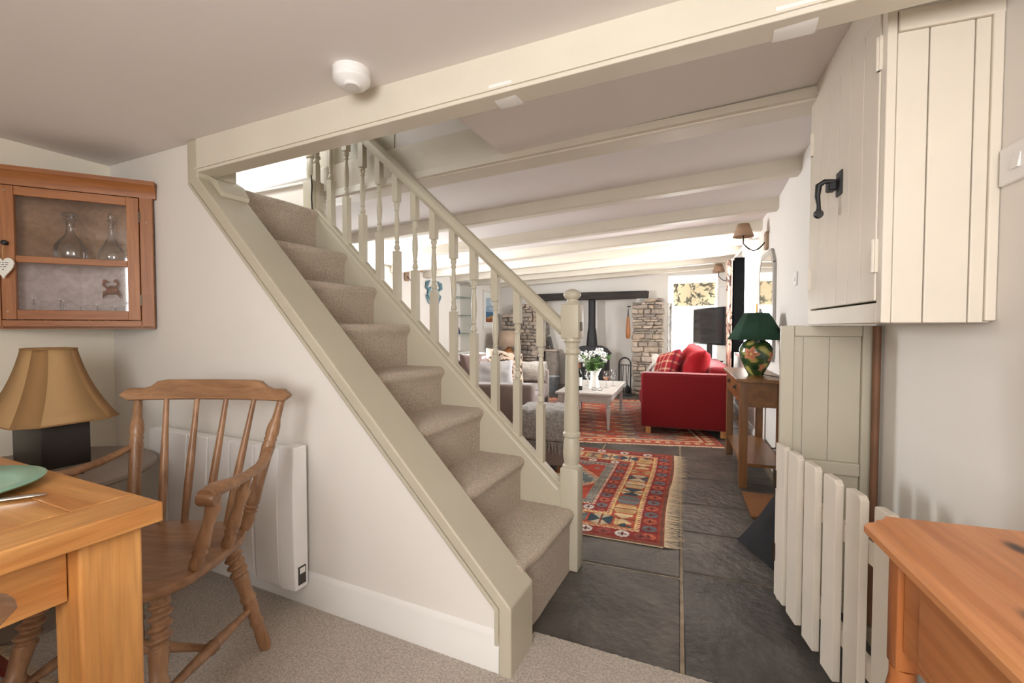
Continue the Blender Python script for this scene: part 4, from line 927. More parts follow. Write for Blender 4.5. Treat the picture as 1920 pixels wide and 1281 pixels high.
dyed_cushion('scatter_cushion', 'tartan check red and fawn cushion on the red sofa', chk, RSM @ Vector((0.235, 0.52, 0.640)), 0.42, 0.40, 0.16, (R(68), R(-12), R(-55)))
def drape(name, label, mat, path, width, along, fringe=None, thick=0.012, n=18, wob=0.012):
    """cloth strip: path is a polyline (cross section), 'along' is the direction of its width."""
    o = thing(name, label, 'throw', path[0]); al = Vector(along).normalized(); pts = [Vector(p) for p in path]
    dense = []
    for a, b in zip(pts, pts[1:]):
        for k in range(5): dense.append(a.lerp(b, k/5))
    dense.append(pts[-1])
    for _ in range(3): dense = [dense[0]] + [(dense[i-1]+dense[i]*2+dense[i+1])/4 for i in range(1, len(dense)-1)] + [dense[-1]]
    mb = MB(); rows = []
    for j in range(n+1):
        s_ = (j/n-0.5)*width
        rows.append([mb.bm.verts.new(p + al*s_*(1+0.04*noise.noise(p*3)) + noise.noise_vector(Vector((j*0.45, i*0.35, 0)))*wob + Vector((0, 0, wob))) for i, p in enumerate(dense)])
    for a, b in zip(rows, rows[1:]):
        for i in range(len(dense)-1): mb.bm.faces.new((a[i], a[i+1], b[i+1], b[i]))
    ob = mb.obj('throw_body', mat, o, ang=90, world=True); s = ob.modifiers.new('s', 'SOLIDIFY'); s.thickness = thick; s.offset = 1
    if fringe:
        fb = MB()
        for end, dn in ((dense[-1], dense[-1]-dense[-2]),) + (((dense[0], dense[0]-dense[1]),) if fringe > 1 else ()):
            for k in range(46):
                p = end + al*((k+0.5)/46-0.5)*width; d_ = (dn.normalized()*0.5 + Vector((0,0,-0.6))).normalized()*random.uniform(0.07, 0.10) + al*random.uniform(-.015, .015)
                if (p+d_).z < 0.02: d_.z = 0.02-p.z
                fb.tube([p, p+d_*0.5, p+d_], [.004,.0035,.002], 5)
        tag(fb.obj('fringe', mat, o, world=True), kind='stuff')
    return o
ax = RSM.to_3x3() @ Vector((0, 1, 0)); rx = RSM.to_3x3() @ Vector((1, 0, 0))
L2 = lambda x, y, z: RSM @ Vector((x, y, z))
drape('knitted_throw', 'chunky grey knitted throw draped over the far arm of the red sofa', M['grey_knit'], [L2(0.30, SL-0.235, 0.46), L2(0.30, SL-0.215, 0.55), L2(0.30, SL-0.18, 0.67), L2(0.30, SL-0.10, 0.70), L2(0.30, SL-0.01, 0.67), L2(0.30, SL+0.02, 0.40)], 0.55, rx, None, 0.03)
drape('knitted_throw', 'chunky oatmeal knitted throw piled on the red sofa seat', M['grey_knit'], [L2(0.02, 0.98, 0.47), L2(0.06, 0.98, 0.60), L2(0.16, 0.98, 0.665), L2(0.32, 0.98, 0.66), L2(0.43, 0.98, 0.60), L2(0.46, 0.98, 0.47)], 0.46, ax, None, 0.04)

# ------------------------------------------------------------------ coffee table and what stands on it
ct = thing('coffee_table', 'pale grey painted coffee table with turned legs on the patterned rug', 'coffee table', (-1.355, 4.70, 0.010), WALL_A)
# local x -0.31..0.31, y 0..1.22
MB().rbox(-0.31, 0.31, 0.0, 1.22, 0.368, 0.395, 0.008, 3).obj('top', M['table_grey'], ct, ang=50)
for a, b, c, d in ((-0.235, 0.235, 0.045, 0.063), (-0.235, 0.235, 1.157, 1.175)): MB().box(a, b, c, d, 0.285, 0.3675).obj('apron', M['table_grey'], ct, bevel=0.003)
for a, b in ((-0.275, -0.257), (0.257, 0.275)): MB().box(a, b, 0.086, 1.134, 0.285, 0.3675).obj('apron', M['table_grey'], ct, bevel=0.003)
for xx in (-0.26, 0.26):
    for yy in (0.06, 1.16):
        lg = MB().rbox(xx-0.024, xx+0.024, yy-0.024, yy+0.024, 0.275, 0.3675, 0.004, 2)
        lg.turn((xx,yy,0),(xx,yy,0.28),[(0,.014),(.04,.016),(.12,.0145),(.55,.020),(.78,.024),(.84,.019),(.87,.026),(.91,.026),(.94,.020),(1,.022)],18); lg.obj('leg', M['table_grey'], ct, ang=45)
CTM = wm(ct)
def onct(x, y): return CTM @ Vector((x, y, 0.3955))
jg = thing('flower_jug', 'white enamel jug with tall spout on the coffee table', 'jug', onct(0.055, 0.36), R(10))
mb = MB(); n = 28; rings = []
for z, r in ((0,.055),(.004,.060),(.03,.058),(.09,.047),(.14,.040),(.165,.039),(.19,.043),(.205,.046)):
    rings.append([mb.bm.verts.new((r*math.cos(2*math.pi*k/n)+(0.035*max(0, math.cos(2*math.pi*k/n))**3*max(0, (z-.15)/.055)), r*math.sin(2*math.pi*k/n), z+0.03*max(0, math.cos(2*math.pi*k/n))*max(0, (z-.16)/.045))) for k in range(n)])
for a, b in zip(rings, rings[1:]):
    for k in range(n): mb.bm.faces.new((a[k], a[(k+1)%n], b[(k+1)%n], b[k]))
mb.bm.faces.new(rings[0]); jo = mb.obj('jug_body', M['white_ceramic'], jg, ang=70); jo.modifiers.new('s', 'SOLIDIFY').thickness = 0.003
MB().tube([(-0.042,0,0.19),(-0.075,0,0.195),(-0.088,0,0.165),(-0.080,0,0.12),(-0.05,0,0.075)], 0.006, 8).obj('handle', M['white_ceramic'], jg)
fw_ = thing('flower_bunch', 'white flowers and green foliage standing in the white jug', 'flowers', onct(0.055, 0.36)+Vector((0,0,0.20))); fw_.scale = (1.35, 1.35, 1.3)
rg = random.Random(5); lf = MB()
for k in range(30):
    a = rg.uniform(0, 2*math.pi); l_ = rg.uniform(0.10, 0.22); sp = rg.uniform(0.2, 0.75)
    tip = Vector((math.cos(a)*l_*sp, math.sin(a)*l_*sp, l_*0.75)); st_ = Vector((math.cos(a)*.015, math.sin(a)*.015, -0.08)); lf.tube([st_, tip*0.5+Vector((0,0,.02)), tip], [.0018,.0015,.001], 5)
    for j in range(9):
        c_ = st_.lerp(tip, rg.uniform(0.45, 1.0)); d_ = Vector((rg.uniform(-1,1), rg.uniform(-1,1), rg.uniform(-.2,1))).normalized()*rg.uniform(.022,.045); w = d_.cross(Vector((rg.uniform(-1,1),rg.uniform(-1,1),1))).normalized()*rg.uniform(.006,.011)
        lf._add([c_, c_+d_*0.5+w, c_+d_, c_+d_*0.5-w], [(0,1,2,3)])
tag(lf.obj('foliage', M['leaf_green'], fw_, ang=90), kind='stuff')
for (hx, hy, hz_, hr_) in ((-0.10,0.0,0.135,0.052), (-0.062,-0.03,0.11,0.042), (-0.135,0.02,0.10,0.035), (-0.075,-0.02,0.055,0.022), (0.045,0.0,0.175,0.036), (0.085,-0.02,0.150,0.030), (0.02,0.03,0.165,0.03), (0.10,-0.03,0.10,0.018), (-0.03,0.04,0.15,0.032), (0.07,0.04,0.12,0.026)):
    hb = MB()
    for j in range(46):
        d_ = Vector((rg.gauss(0,1), rg.gauss(0,1), rg.gauss(0,1))).normalized(); c_ = Vector((hx,hy,hz_))+d_*hr_*rg.uniform(.6,1.0); u_ = d_.orthogonal().normalized(); w_ = d_.cross(u_); s_ = hr_*0.24
        hb._add([c_+u_*s_, c_+w_*s_+d_*s_*.4, c_-u_*s_, c_-w_*s_+d_*s_*.4], [(0,1,2,3)])
    hb.obj('flower_head', M['petal_white'], fw_, ang=90)
wb = thing('wine_bottle', 'dark green wine bottle with white label on the coffee table', 'bottle', onct(-0.085, 0.20))
MB().lathe([(0,.034),(.004,.0365),(.02,.037),(.18,.037),(.205,.030),(.225,.016),(.24,.014),(.295,.0135),(.297,.016),(.305,.016),(.306,.001)], seg=28).obj('glass_body', M['bottle_green'], wb, ang=50)
MB().lathe([(0.245,.0150),(.294,.0145),(.306,.0168),(.308,.001)], seg=20, cap=False).obj('foil_capsule', M['copper_foil'], wb)
lb_ = MB(); arc = [(-1.95+0.8*k/12-0.2) for k in range(13)]
vsx = [[lb_.bm.verts.new((.0375*math.cos(a+0.4), .0375*math.sin(a+0.4), z)) for a in [-2.6+2.0*k/12 for k in range(13)]] for z in (0.05, 0.145)]
for k in range(12): lb_.bm.faces.new((vsx[0][k], vsx[0][k+1], vsx[1][k+1], vsx[1][k]))
lb_.obj('label', M['paper'], wb)
gprof = [(0,.033),(.0015,.033),(.004,.010),(.008,.004),(.075,.0035),(.082,.010),(.10,.030),(.125,.0385),(.15,.0385),(.195,.030)]
def goblet(label, x, y, wine=False):
    g = thing('wine_glass', label, 'glass', onct(x, y), 0, 'wine glasses on the coffee table')
    MB().lathe(gprof, seg=28, cap=False).obj('glass_body', M['glass_cup'], g, ang=60)
    if wine: MB().lathe([(0.084,.010),(.10,.029),(.122,.0372),(.124,.0372),(.125,.001)], seg=24).obj('wine', M['wine_rose'], g, ang=60)
goblet('wine glass half filled with rose wine on the coffee table', 0.170, 0.50, True)
goblet('empty stemmed wine glass behind the rose wine glass', 0.225, 0.68)
goblet('empty stemmed wine glass beside the dark wine bottle', -0.07, 0.62)
ey = thing('eyeglasses', 'folded dark-rimmed eyeglasses lying in front of the white jug', 'eyeglasses', onct(0.115, 0.20), R(12))
for sx in (-1, 1):
    MB().tube([(sx*.032+.024*math.cos(2*math.pi*k/16), 0.0, .020+.018*math.sin(2*math.pi*k/16)) for k in range(17)], .0018, 6).obj('rim', M['cast_black'], ey)
    MB().turn((sx*.032,-.0006,.02),(sx*.032,.0006,.02),[(0,.022),(1,.022)],18).obj('lens', M['glass'], ey)
    MB().tube([(sx*.057,.002,.024),(sx*.05,.03,.006),(-sx*.02,.036,.004)], .0016, 6).obj('temple', M['cast_black'], ey)
MB().tube([(-.009,0,.024),(0,0,.029),(.009,0,.024)], .0018, 6).obj('bridge', M['cast_black'], ey)
co = MB().lathe([(0,.046),(.004,.047),(.006,.044),(.006,.001)], seg=28).obj('coaster', M['white_ceramic'], None); co.location = onct(0.17, 0.09); tag(co, 'round white coaster near the front edge of coffee table', 'coaster')

# ------------------------------------------------------------------ taupe sofa, ottoman, cushions
ts = thing('taupe_sofa', 'taupe velvet sofa behind the stair balustrade angled to the fireplace', 'sofa', (-1.50, 3.65, 0.0), R(15.6))
# local: origin front near corner; x<0 into sofa depth, y along length
TL, TD = 1.72, 0.92
for yy in (0.0, TL-0.20): MB().rbox(-TD, 0.0, yy, yy+0.20, 0.06, 0.60, 0.045, 4).obj('arm', M['taupe_velvet'], ts, ang=70)
MB().rbox(-TD+0.02, -0.03, 0.202, TL-0.202, 0.06, 0.27, 0.02, 2).obj('base', M['taupe_velvet'], ts)
for yy in (0.205, TL/2+0.003): MB().rbox(-TD+0.22, -0.0, yy, yy+TL/2-0.21, 0.272, 0.44, 0.045, 4).obj('seat_cushion', M['taupe_velvet'], ts, ang=70)
MB().rbox(-TD, -TD+0.20, 0.202, TL-0.202, 0.271, 0.80, 0.06, 4).obj('backrest', M['taupe_velvet'], ts, ang=70)
for yy, y2 in ((0.52, TL/2-0.005), (TL/2+0.003, TL-0.207)): MB().rbox(-TD+0.18, -TD+0.36, yy, y2, 0.43, 0.78, 0.06, 4).obj('back_cushion', M['pink_velvet'], ts, ang=70)
for xx in (-TD+0.05, -0.10):
    for yy in (0.04, TL-0.10): MB().box(xx, xx+0.05, yy, yy+0.05, 0.001, 0.06).obj('foot', M['console_oak_z'], ts)
TM = wm(ts); TLc = lambda x, y, z: TM @ Vector((x, y, z))
cushion('scatter_cushion', 'plain white cushion on the near end of the taupe sofa', M['white_fabric'], TLc(-0.46, 0.42, 0.62), 0.46, 0.34, 0.15, (R(68), 0, R(35)), seed=2)
cushion('scatter_cushion', 'dusky pink velvet cushion in the near back corner of the taupe sofa', M['pink_velvet'], TLc(-0.635, 0.355, 0.66), 0.30, 0.40, 0.13, (R(80), 0, R(80)), seed=5)
lf_rng = np.random.default_rng(4)
def leaf_print(U, V, n, base, inks, asp=1.0, size=0.16):
    rgb = np.zeros(U.shape+(3,)); rgb[:] = base
    for k in range(n):
        cx_, cy_, an = lf_rng.uniform(-1, 1), lf_rng.uniform(-1, 1), lf_rng.uniform(0, np.pi*2); s_ = size*lf_rng.uniform(.6, 1.2)
        du = (U-cx_)*asp; dv = V-cy_; x = du*np.cos(an)+dv*np.sin(an); y = -du*np.sin(an)+dv*np.cos(an)
        w = 0.28*s_*np.clip(1-(x/s_)**2, 0, 1); m = (np.abs(x) < s_) & (np.abs(y) < w) & (np.abs(y) > 0.10*w); rgb[m] = inks[k % len(inks)]
        st = (np.abs(y-0.2*(x/s_)**2*s_) < 0.012) & (x > -s_*2) & (x < 0); rgb[st] = inks[0]
    return rgb
n_ = 81; U_, V_ = np.meshgrid(np.linspace(-1, 1, n_), np.linspace(-1, 1, n_))
dyed_cushion('scatter_cushion', 'cream cushion printed with dark leaf sprigs on the taupe sofa', leaf_print(U_, V_, 34, (222, 200, 178), [(70, 56, 50), (96, 70, 60)], 1.0, 0.24), TLc(-0.41, 0.88, 0.655), 0.44, 0.42, 0.17, (R(66), R(10), R(48)))
drape('woven_throw', 'pale speckled throw draped over the far end of the taupe sofa', M['grey_knit'], [TLc(-0.30, TL-0.225, 0.45), TLc(-0.30, TL-0.215, 0.56), TLc(-0.30, TL-0.16, 0.66), TLc(-0.30, TL-0.06, 0.655), TLc(-0.30, TL+0.02, 0.58), TLc(-0.30, TL+0.03, 0.25)], 0.55, TM.to_3x3() @ Vector((1,0,0)), 1, 0.012)
ot = thing('ottoman', 'lilac-grey upholstered footstool between the newel post and taupe sofa', 'ottoman', (-1.30, 3.38, 0.008), R(8))
MB().rbox(-0.21, 0.21, -0.20, 0.20, 0.05, 0.37, 0.03, 4).obj('body', M['taupe_velvet'], ot, ang=70)
MB().rbox(-0.205, 0.205, -0.195, 0.195, 0.372, 0.43, 0.028, 4).obj('cushion_top', M['taupe_velvet'], ot, ang=70)
for sx in (-1, 1):
    for sy in (-1, 1): MB().box(sx*.17-.02, sx*.17+.02, sy*.16-.02, sy*.16+.02, 0, 0.05).obj('foot', M['console_oak_z'], ot)
OM = wm(ot); OL = lambda x, y, z: OM @ Vector((x, y, z))
drape('fringed_throw', 'grey woven throw with long fringe draped over the footstool', M['grey_throw'], [OL(0.03,0.17,0.445), OL(0.03,0.05,0.455), OL(0.03,-0.10,0.455), OL(0.03,-0.19,0.44), OL(0.03,-0.222,0.37), OL(0.03,-0.226,0.24)], 0.36, OM.to_3x3() @ Vector((1,0,0)), 1, 0.012)

# ------------------------------------------------------------------ rugs
def kilim(X, Y, hx, hy):
    A = lambda *c: np.array(c, float)
    rgb = np.zeros(X.shape+(3,)); rgb[:] = A(176, 62, 44)
    ex = hx-np.abs(X); ey = hy-np.abs(Y); de = np.minimum(ex, ey); side = ex < ey
    s = np.where(side, Y, X)
    def band(a, b): return (de >= a) & (de < b)
    rgb[band(0, .025)] = A(150, 70, 52); rgb[band(.008, .014)] = A(96, 84, 66)
    pal = np.array([(206,200,190),(120,124,124),(196,92,60),(150,70,62),(206,196,176),(104,110,116)], float)
    def circles(a, b, per, bgc):
        m = band(a, b); rgb[m] = bgc; c = (a+b)/2; r_ = (b-a)*0.40; k = np.round(s/per); d_ = np.hypot(s-k*per, (de-c)); ki = (k.astype(int)*3 + side*2) % 6
        mm = m & (d_ < r_); rgb[mm] = pal[ki][mm]; mm = m & (d_ < r_*0.62) & ((np.abs(s-k*per) < r_*.16) | (np.abs(de-c) < r_*.16)); rgb[mm] = A(130, 52, 44)
        mm = m & (d_ < r_*0.25); rgb[mm] = A(90, 40, 40)
    circles(.03, .125, .098, A(146, 46, 40))
    def zig(a, b, per, c1, c2):
        m = band(a, b); rgb[m] = c1; mm = m & (((s+(de-a)*1.2) % per) < per*.5); rgb[mm] = c2
    zig(.125, .143, .03, A(190,84,56), A(222,190,140)); 
    m = band(.143, .315); c = .229; k = np.round(s/.15); ls = s-k*.15; pal2 = np.array([(210,180,132),(204,166,110),(196,150,92),(196,176,144),(110,116,114),(186,86,56),(56,76,84)], float)
    ki = (k.astype(int)*2+side*1) % 7; rgb[m] = A(184, 72, 48)
    hexm = m & (np.abs(de-c)*1.15+np.abs(ls)*0.5 < .09) & (np.abs(ls) < .068); rgb[hexm] = pal2[ki][hexm]
    bow = hexm & (np.abs(ls) < np.abs(de-c)*0.9); ki2 = (k.astype(int)*3+1+side*2) % 7; rgb[bow] = pal2[ki2][bow]
    rgb[hexm & (np.abs(ls) < .006)] = A(140, 60, 44)
    rgb[m & (np.abs(np.abs(de-c)-.078) < .004)] = A(220, 180, 110)
    zig(.315, .332, .03, A(222,186,140), A(176,64,48)); circles(.334, .418, .088, A(150, 48, 42)); zig(.418, .438, .028, A(226,200,170), A(176,64,48))
    m = band(.44, .495); rgb[m] = A(150, 142, 128); mm = m & ((s % .034) < .017) & (((de-.44) % .02) < .012); rgb[mm] = A(100, 104, 100)
    f = de >= .495; rgb[f] = A(194, 70, 46)
    per = .20; gx = np.round(X/per+.25); gy = np.round(Y/per+.1); lx = X-(gx-.25)*per; ly = Y-(gy-.1)*per; d_ = np.abs(lx)+np.abs(ly); cr = np.maximum(np.abs(lx), np.abs(ly))
    ki = ((gx*5+gy*3).astype(int)) % 4; cols = np.array([(222,206,172),(126,128,122),(214,186,140),(120,96,104)], float)
    mm = f & ((d_ < .058) | ((cr < .042) & (np.minimum(np.abs(lx), np.abs(ly)) < .018))); rgb[mm] = cols[ki][mm]; rgb[f & (d_ < .024)] = A(178, 64, 48); rgb[f & (d_ < .010)] = A(90, 100, 104)
    lx2 = X-(np.floor(X/per+.25)+.25)*per; ly2 = Y-(np.floor(Y/per+.1)+.4)*per; mm = f & (np.abs(lx2)+np.abs(ly2) < .026); rgb[mm] = A(140, 128, 124)
    hxm = np.maximum(np.abs(Y)*1.0, np.abs(X)*0.75+np.abs(Y)*0.6); md = f & (hxm < .27); rgb[md] = A(226, 196, 150); mm = md & ((np.arctan2(Y, X)*14 % 1) < .5) ; rgb[mm] = A(190, 70, 48)
    md = f & (hxm < .235); rgb[md] = A(112, 122, 124); mm = md & (((X*22).astype(int)+(Y*22).astype(int)) % 3 == 0); rgb[mm] = A(170, 168, 158); rgb[f & (hxm < .11)] = A(196, 74, 52); rgb[f & (hxm < .06)] = A(222, 200, 160)
    rng_ = np.random.default_rng(2); g_ = rgb.mean(-1, keepdims=True); rgb = g_+(rgb-g_)*0.82; return np.clip(rgb*(1+0.07*rng_.standard_normal(X.shape))[..., None]*(1+0.05*np.sin(Y*55))[..., None], 0, 255)
def rug(name, label, loc, rz, hx, hy, nx, ny, fn, ends):
    o = thing(name, label, 'rug', loc, rz); X, Y = np.meshgrid(np.linspace(-hx, hx, nx), np.linspace(-hy, hy, ny))
    Z_ = 0.006 + 0.0015*np.sin(X*5)*np.cos(Y*4.3); XX = X + 0.010*np.sin(Y*4.1)*(X > 0)*X/hx
    painted_grid('pile', np.stack([XX, Y, Z_], -1), fn(X, Y, hx, hy), M['dye_wool'], o)
    MB().box(-hx, hx, -hy, hy, 0.0, 0.004).obj('backing', M['fringe'], o, smooth=False)
    fb = MB(); rg_ = random.Random(8)
    for sx, ax_ in ends:
        n = int((2*hy if ax_ == 'x' else 2*hx)/0.0065)
        for k in range(n):
            u = -1+2*(k+0.5)/n; l_ = rg_.uniform(0.055, 0.105); w = 0.0034; d_ = rg_.uniform(-.012, .012)
            if ax_ == 'x':
                b_ = hx*sx + 0.010*math.sin(u*hy*4.1)*(sx > 0); fb._add([(b_-sx*.005, u*hy-w, .005), (b_-sx*.005, u*hy+w, .005), (b_+sx*l_, u*hy+d_+w*.3, .002), (b_+sx*l_, u*hy+d_-w*.3, .002)], [(0,1,2,3)])
            else: fb._add([(u*hx-w, hy*sx, .005), (u*hx+w, hy*sx, .005), (u*hx+d_+w*.3, hy*sx+sx*l_*.4, .002), (u*hx+d_-w*.3, hy*sx+sx*l_*.4, .002)], [(0,1,2,3)])
    tag(fb.obj('fringe', M['fringe'], o, smooth=False), kind='stuff'); return o
rug('kilim_rug', 'red geometric kilim rug with tasselled end on slate by the newel post', (-1.115, 3.160, 0.002), R(3.6), 0.80, 0.87, 270, 264, kilim, ((1, 'x'), (-1, 'x')))
rug('dining_rug', 'dark red patterned rug under the oak dining table', (-2.02, 0.06, 0.010), 0.0, 0.45, 0.56, 120, 150, kilim, ((1, 'y'),))
def old_rug(X, Y, hx, hy):
    rng_ = np.random.default_rng(6); rgb = np.zeros(X.shape+(3,)); rgb[:] = (170, 78, 54)
    pal = np.array([(178,74,50),(140,112,96),(190,100,68),(120,92,84),(196,150,104),(164,66,50),(132,110,104)], float)
    ky = np.floor((Y+0.02*np.sin(X*9))/0.045).astype(int); kx = np.floor((X+0.03*np.sin(Y*31))/0.11 + (ky % 5)*.31).astype(int); idx = (ky*7+kx*3+(ky*kx) % 5) % 7; rgb[:] = pal[idx]
    ex = hx-np.abs(X); ey = hy-np.abs(Y); de = np.minimum(ex, ey); m = de < .16; rgb[m] = (176, 74, 52); s = np.where(ex < ey, Y, X)
    mm = m & (np.abs(de-.09) < .03) & ((s % .09) < .05); rgb[mm] = (198, 160, 116); rgb[(de > .15) & (de < .17)] = (214, 186, 140); rgb[(de > .03) & (de < .042)] = (110, 92, 84)
    g_ = rgb.mean(-1, keepdims=True); rgb = g_+(rgb-g_)*0.8
    return np.clip(rgb*(1+0.10*rng_.standard_normal(X.shape))[..., None], 0, 255)
rug('patterned_rug', 'faded red patterned rug beneath the grey coffee table', (-1.36, 5.58, 0.002), R(15.5), 1.05, 1.35, 190, 240, old_rug, ((-1, 'y'), (1, 'y')))

# ------------------------------------------------------------------ fireplace
def stones(parent, x0, x1, z0, ztop, y0, y1, seed, ref=None):
    rg_ = random.Random(seed); z = z0
    while True:
        h_ = rg_.uniform(0.035, 0.095)
        x = x0 + rg_.uniform(-0.012, 0.012); done = True
        while x < x1-0.02:
            w_ = min(rg_.uniform(0.08, 0.26), x1-x + rg_.uniform(-0.012, 0.012)); xm = x+w_/2
            if z+h_*0.6 < ztop(xm):
                done = False
                hh = min(h_, ztop(xm)-z)
                mb = MB().rbox(x+.006, x+w_-.006, y0-rg_.uniform(0, .03), y1, z+.005, z+hh-.005, min(.014, hh*.2), 2)
                mb.subdiv(1).jitter(0.020, 12, rg_.uniform(0, 50))
                mb.obj('stone', M[rg_.choice(['stone_a','stone_b','stone_c','stone_d','stone_a'])], parent, ang=70)
            x += w_
        z += h_
        if done or z > 2.0: break
jr = struct(MB().box(-1.345, -0.895, 7.63, 7.75, 0.0, 1.47), 'wall_jamb_right', 'stone_mortar', smooth=False)
stones(jr, -1.375, -0.875, 0.0, lambda x: 1.50+0.13*(x+1.375)/0.5, 7.60, 7.70, 11)
jl = struct(MB().box(-3.72, -3.09, 7.63, 7.75, 0.0, 1.18).box(-3.5, -3.09, 7.63, 7.75, 1.18, 1.42), 'wall_jamb_left', 'stone_mortar', smooth=False)
stones(jl, -3.76, -3.06, 0.0, lambda x: 1.53 if x > -3.4 else 1.53-0.35*((-3.4-x)/0.36)**1.6, 7.60, 7.70, 23)
# jamb returns inside the opening
jr2 = struct(MB().box(-3.07, -3.03, 7.72, 8.08, 0.0, 1.58), 'wall_jamb_inner', 'stone_mortar', smooth=False)
rg_ = random.Random(4)
for k in range(14):
    z = 0.01+k*0.105; y = 7.66
    while y < 8.03:
        w_ = rg_.uniform(.14, .28); mb = MB().rbox(-3.05, -3.0+rg_.uniform(0, .03), y+.005, min(y+w_, 8.075)-.005, z+.004, z+.100, .014, 2).jitter(.01, 11, k)
        mb.obj('stone', M[rg_.choice(['stone_c','stone_a','stone_c'])], jr2, ang=70); y += w_
lt = MB().box(-3.04, -1.135, 7.585, 7.86, 1.585, 1.700); lt.subdiv(5); lt.jitter(0.010, 7, 3)
lt.xf(Matrix.Rotation(R(-0.6), 4, 'Y')) if False else None
tag(lt.obj('fireplace_lintel', M['charred_oak'], None, ang=60), 'dark charred oak lintel beam spanning the inglenook fireplace', 'beam')
he_ = struct(MB().box(-3.0, -1.36, 7.60, 8.07, 0.0, 0.05), 'floor_hearth', 'slate_warm', bevel=0.006)
sv = thing('wood_stove', 'black wood-burning stove with tall flue in the inglenook', 'stove', (-2.11, 7.85, 0.05))
MB().rbox(-0.28, 0.28, -0.17, 0.17, 0.10, 0.58, 0.012, 2).obj('body', M['cast_black'], sv)
MB().prism([(-0.31, 0.58), (0.31, 0.58), (0.31, 0.60), (0.24, 0.68), (0.14, 0.73), (-0.14, 0.73), (-0.24, 0.68), (-0.31, 0.60)], 'y', -0.19, 0.18).obj('canopy', M['cast_black'], sv, bevel=0.006)
for sx in (-1, 1):
    for sy in (-1, 1): MB().turn((sx*.24, sy*.13, 0), (sx*.22, sy*.12, .10), [(0,.022),(.6,.018),(1,.03)], 12).obj('leg', M['cast_black'], sv)
    d_ = MB().box(sx*.135-.12, sx*.135+.12, -.185, -.171, .17, .52).obj('door', M['cast_black'], sv, bevel=0.004)
    MB().box(sx*.135-.09, sx*.135+.09, -.187, -.1855, .24, .48).obj('pane', M['black_plastic'], d_)
    MB().lathe([(0,.006),(.02,.006),(.022,.012),(.034,.012)], seg=12).xf(Matrix.Translation((sx*.03,-.185,.36)) @ Matrix.Rotation(R(90),4,'X')).obj('knob', M['steel'], d_)
MB().lathe([(0.72,.095),(.80,.092),(.95,.080),(1.08,.062),(1.10,.068),(1.12,.062),(1.60,.062)], seg=28).obj('flue', M['cast_black'], sv, ang=40)
cp = thing('fireside_tools', 'black arched iron fireside tool set on the hearth', 'fire tools', (-1.455, 7.46, 0.001)); cp.scale = (1.1, 1.1, 1.12)
arc_ = [(-0.085,0,0.02),(-0.085,0,0.45)] + [(-0.085*math.cos(math.pi*k/10), 0, 0.45+0.095*math.sin(math.pi*k/10)) for k in range(1, 10)] + [(0.085,0,0.45),(0.085,0,0.02)]
MB().tube(arc_, 0.011, 8).obj('frame', M['iron'], cp)
MB().rbox(-0.11, 0.11, -0.07, 0.07, 0.0, 0.022, 0.006, 2).obj('base', M['iron'], cp)
MB().tube([(-0.085,0,0.44),(0.085,0,0.44)], 0.006, 8).obj('crossbar', M['iron'], cp)
for k, x in enumerate((-0.055, -0.02, 0.02, 0.055)):
    t_ = MB().tube([(x,-0.014,0.435),(x,-0.016,0.38),(x+0.01*(-1)**k,-0.014,0.15),(x+0.015*(-1)**k,-0.014,0.07)], 0.005, 8)
    if k == 0: t_.rbox(x-0.03, x+0.045, -0.03, -0.012, 0.035, 0.11, 0.004, 2)
    if k == 3: t_.lathe([(0.0,.02),(.03,.034),(.10,.028),(.12,.008)], c=(x-0.01,-0.02,0.03), seg=12)
    t_.obj('tool', M['iron'], cp)
bl = thing('hearth_brush', 'wooden-handled hearth brush hanging from hook by right stone jamb', 'brush', (-1.425, 7.55, 0.92)); bl.scale = (1.2, 1.2, 1.38)
MB().turn((0,0,0),(0,0,0.26),[(0,.018),(.1,.030),(.35,.032),(.65,.025),(.9,.020),(1,.014)],16).obj('paddle', M['bellows_wood'], bl, ang=60)
MB().tube([(0,0,0.255),(0,0,0.34)], [.011,.007], 8).obj('ferrule', M['iron'], bl)
MB().tube([(0,0,0.335),(0.012,0,0.355),(0,0.0,0.375),(-0.012,0,0.355),(0,0,0.335)], 0.004, 6).tube([(0,0,0.37),(0.0,0.15,0.39)], 0.004, 6).tube([(-0.02,0.02,0.38),(0.03,0.02,0.38)], 0.005, 6).obj('hook', M['iron'], bl)
bk = thing('metal_bucket', 'galvanised metal bucket beside the left stone jamb', 'bucket', (-2.68, 7.30, 0.001))
MB().lathe([(0,.11),(.004,.115),(.26,.165),(.268,.170),(.272,.166),(.26,.16),(.01,.108),(.01,.001)], seg=32, cap=False).obj('pail', M['galvanised'], bk, ang=50)
MB().tube([(-0.165*math.cos(a_), -0.05, 0.26+0.02*math.sin(a_)-0.1*math.sin(a_)) for a_ in [math.pi*k/10 for k in range(11)]], 0.004, 6).obj('handle', M['iron'], bk)
stp = thing('log_plinth', 'rough stone ledge with a dark slate leaning on the jamb', 'ledge', (-2.86, 7.90, 0.05))
MB().rbox(-0.11, 0.11, -0.10, 0.12, 0.0, 0.62, 0.03, 2).subdiv(1).jitter(0.02, 8).obj('pier', M['stone_c'], stp, ang=70)
MB().rbox(-0.13, 0.13, -0.12, 0.12, 0.615, 0.65, 0.01, 2).jitter(0.006, 8).obj('cap', M['stone_d'], stp)
MB().rbox(-0.02, 0.005, -0.06, 0.06, 0.0, 0.24, 0.004, 1, Matrix.Translation((0.0,0,0.652)) @ Matrix.Rotation(R(-14),4,'Y')).obj('slate', M['slate_dark'], stp)
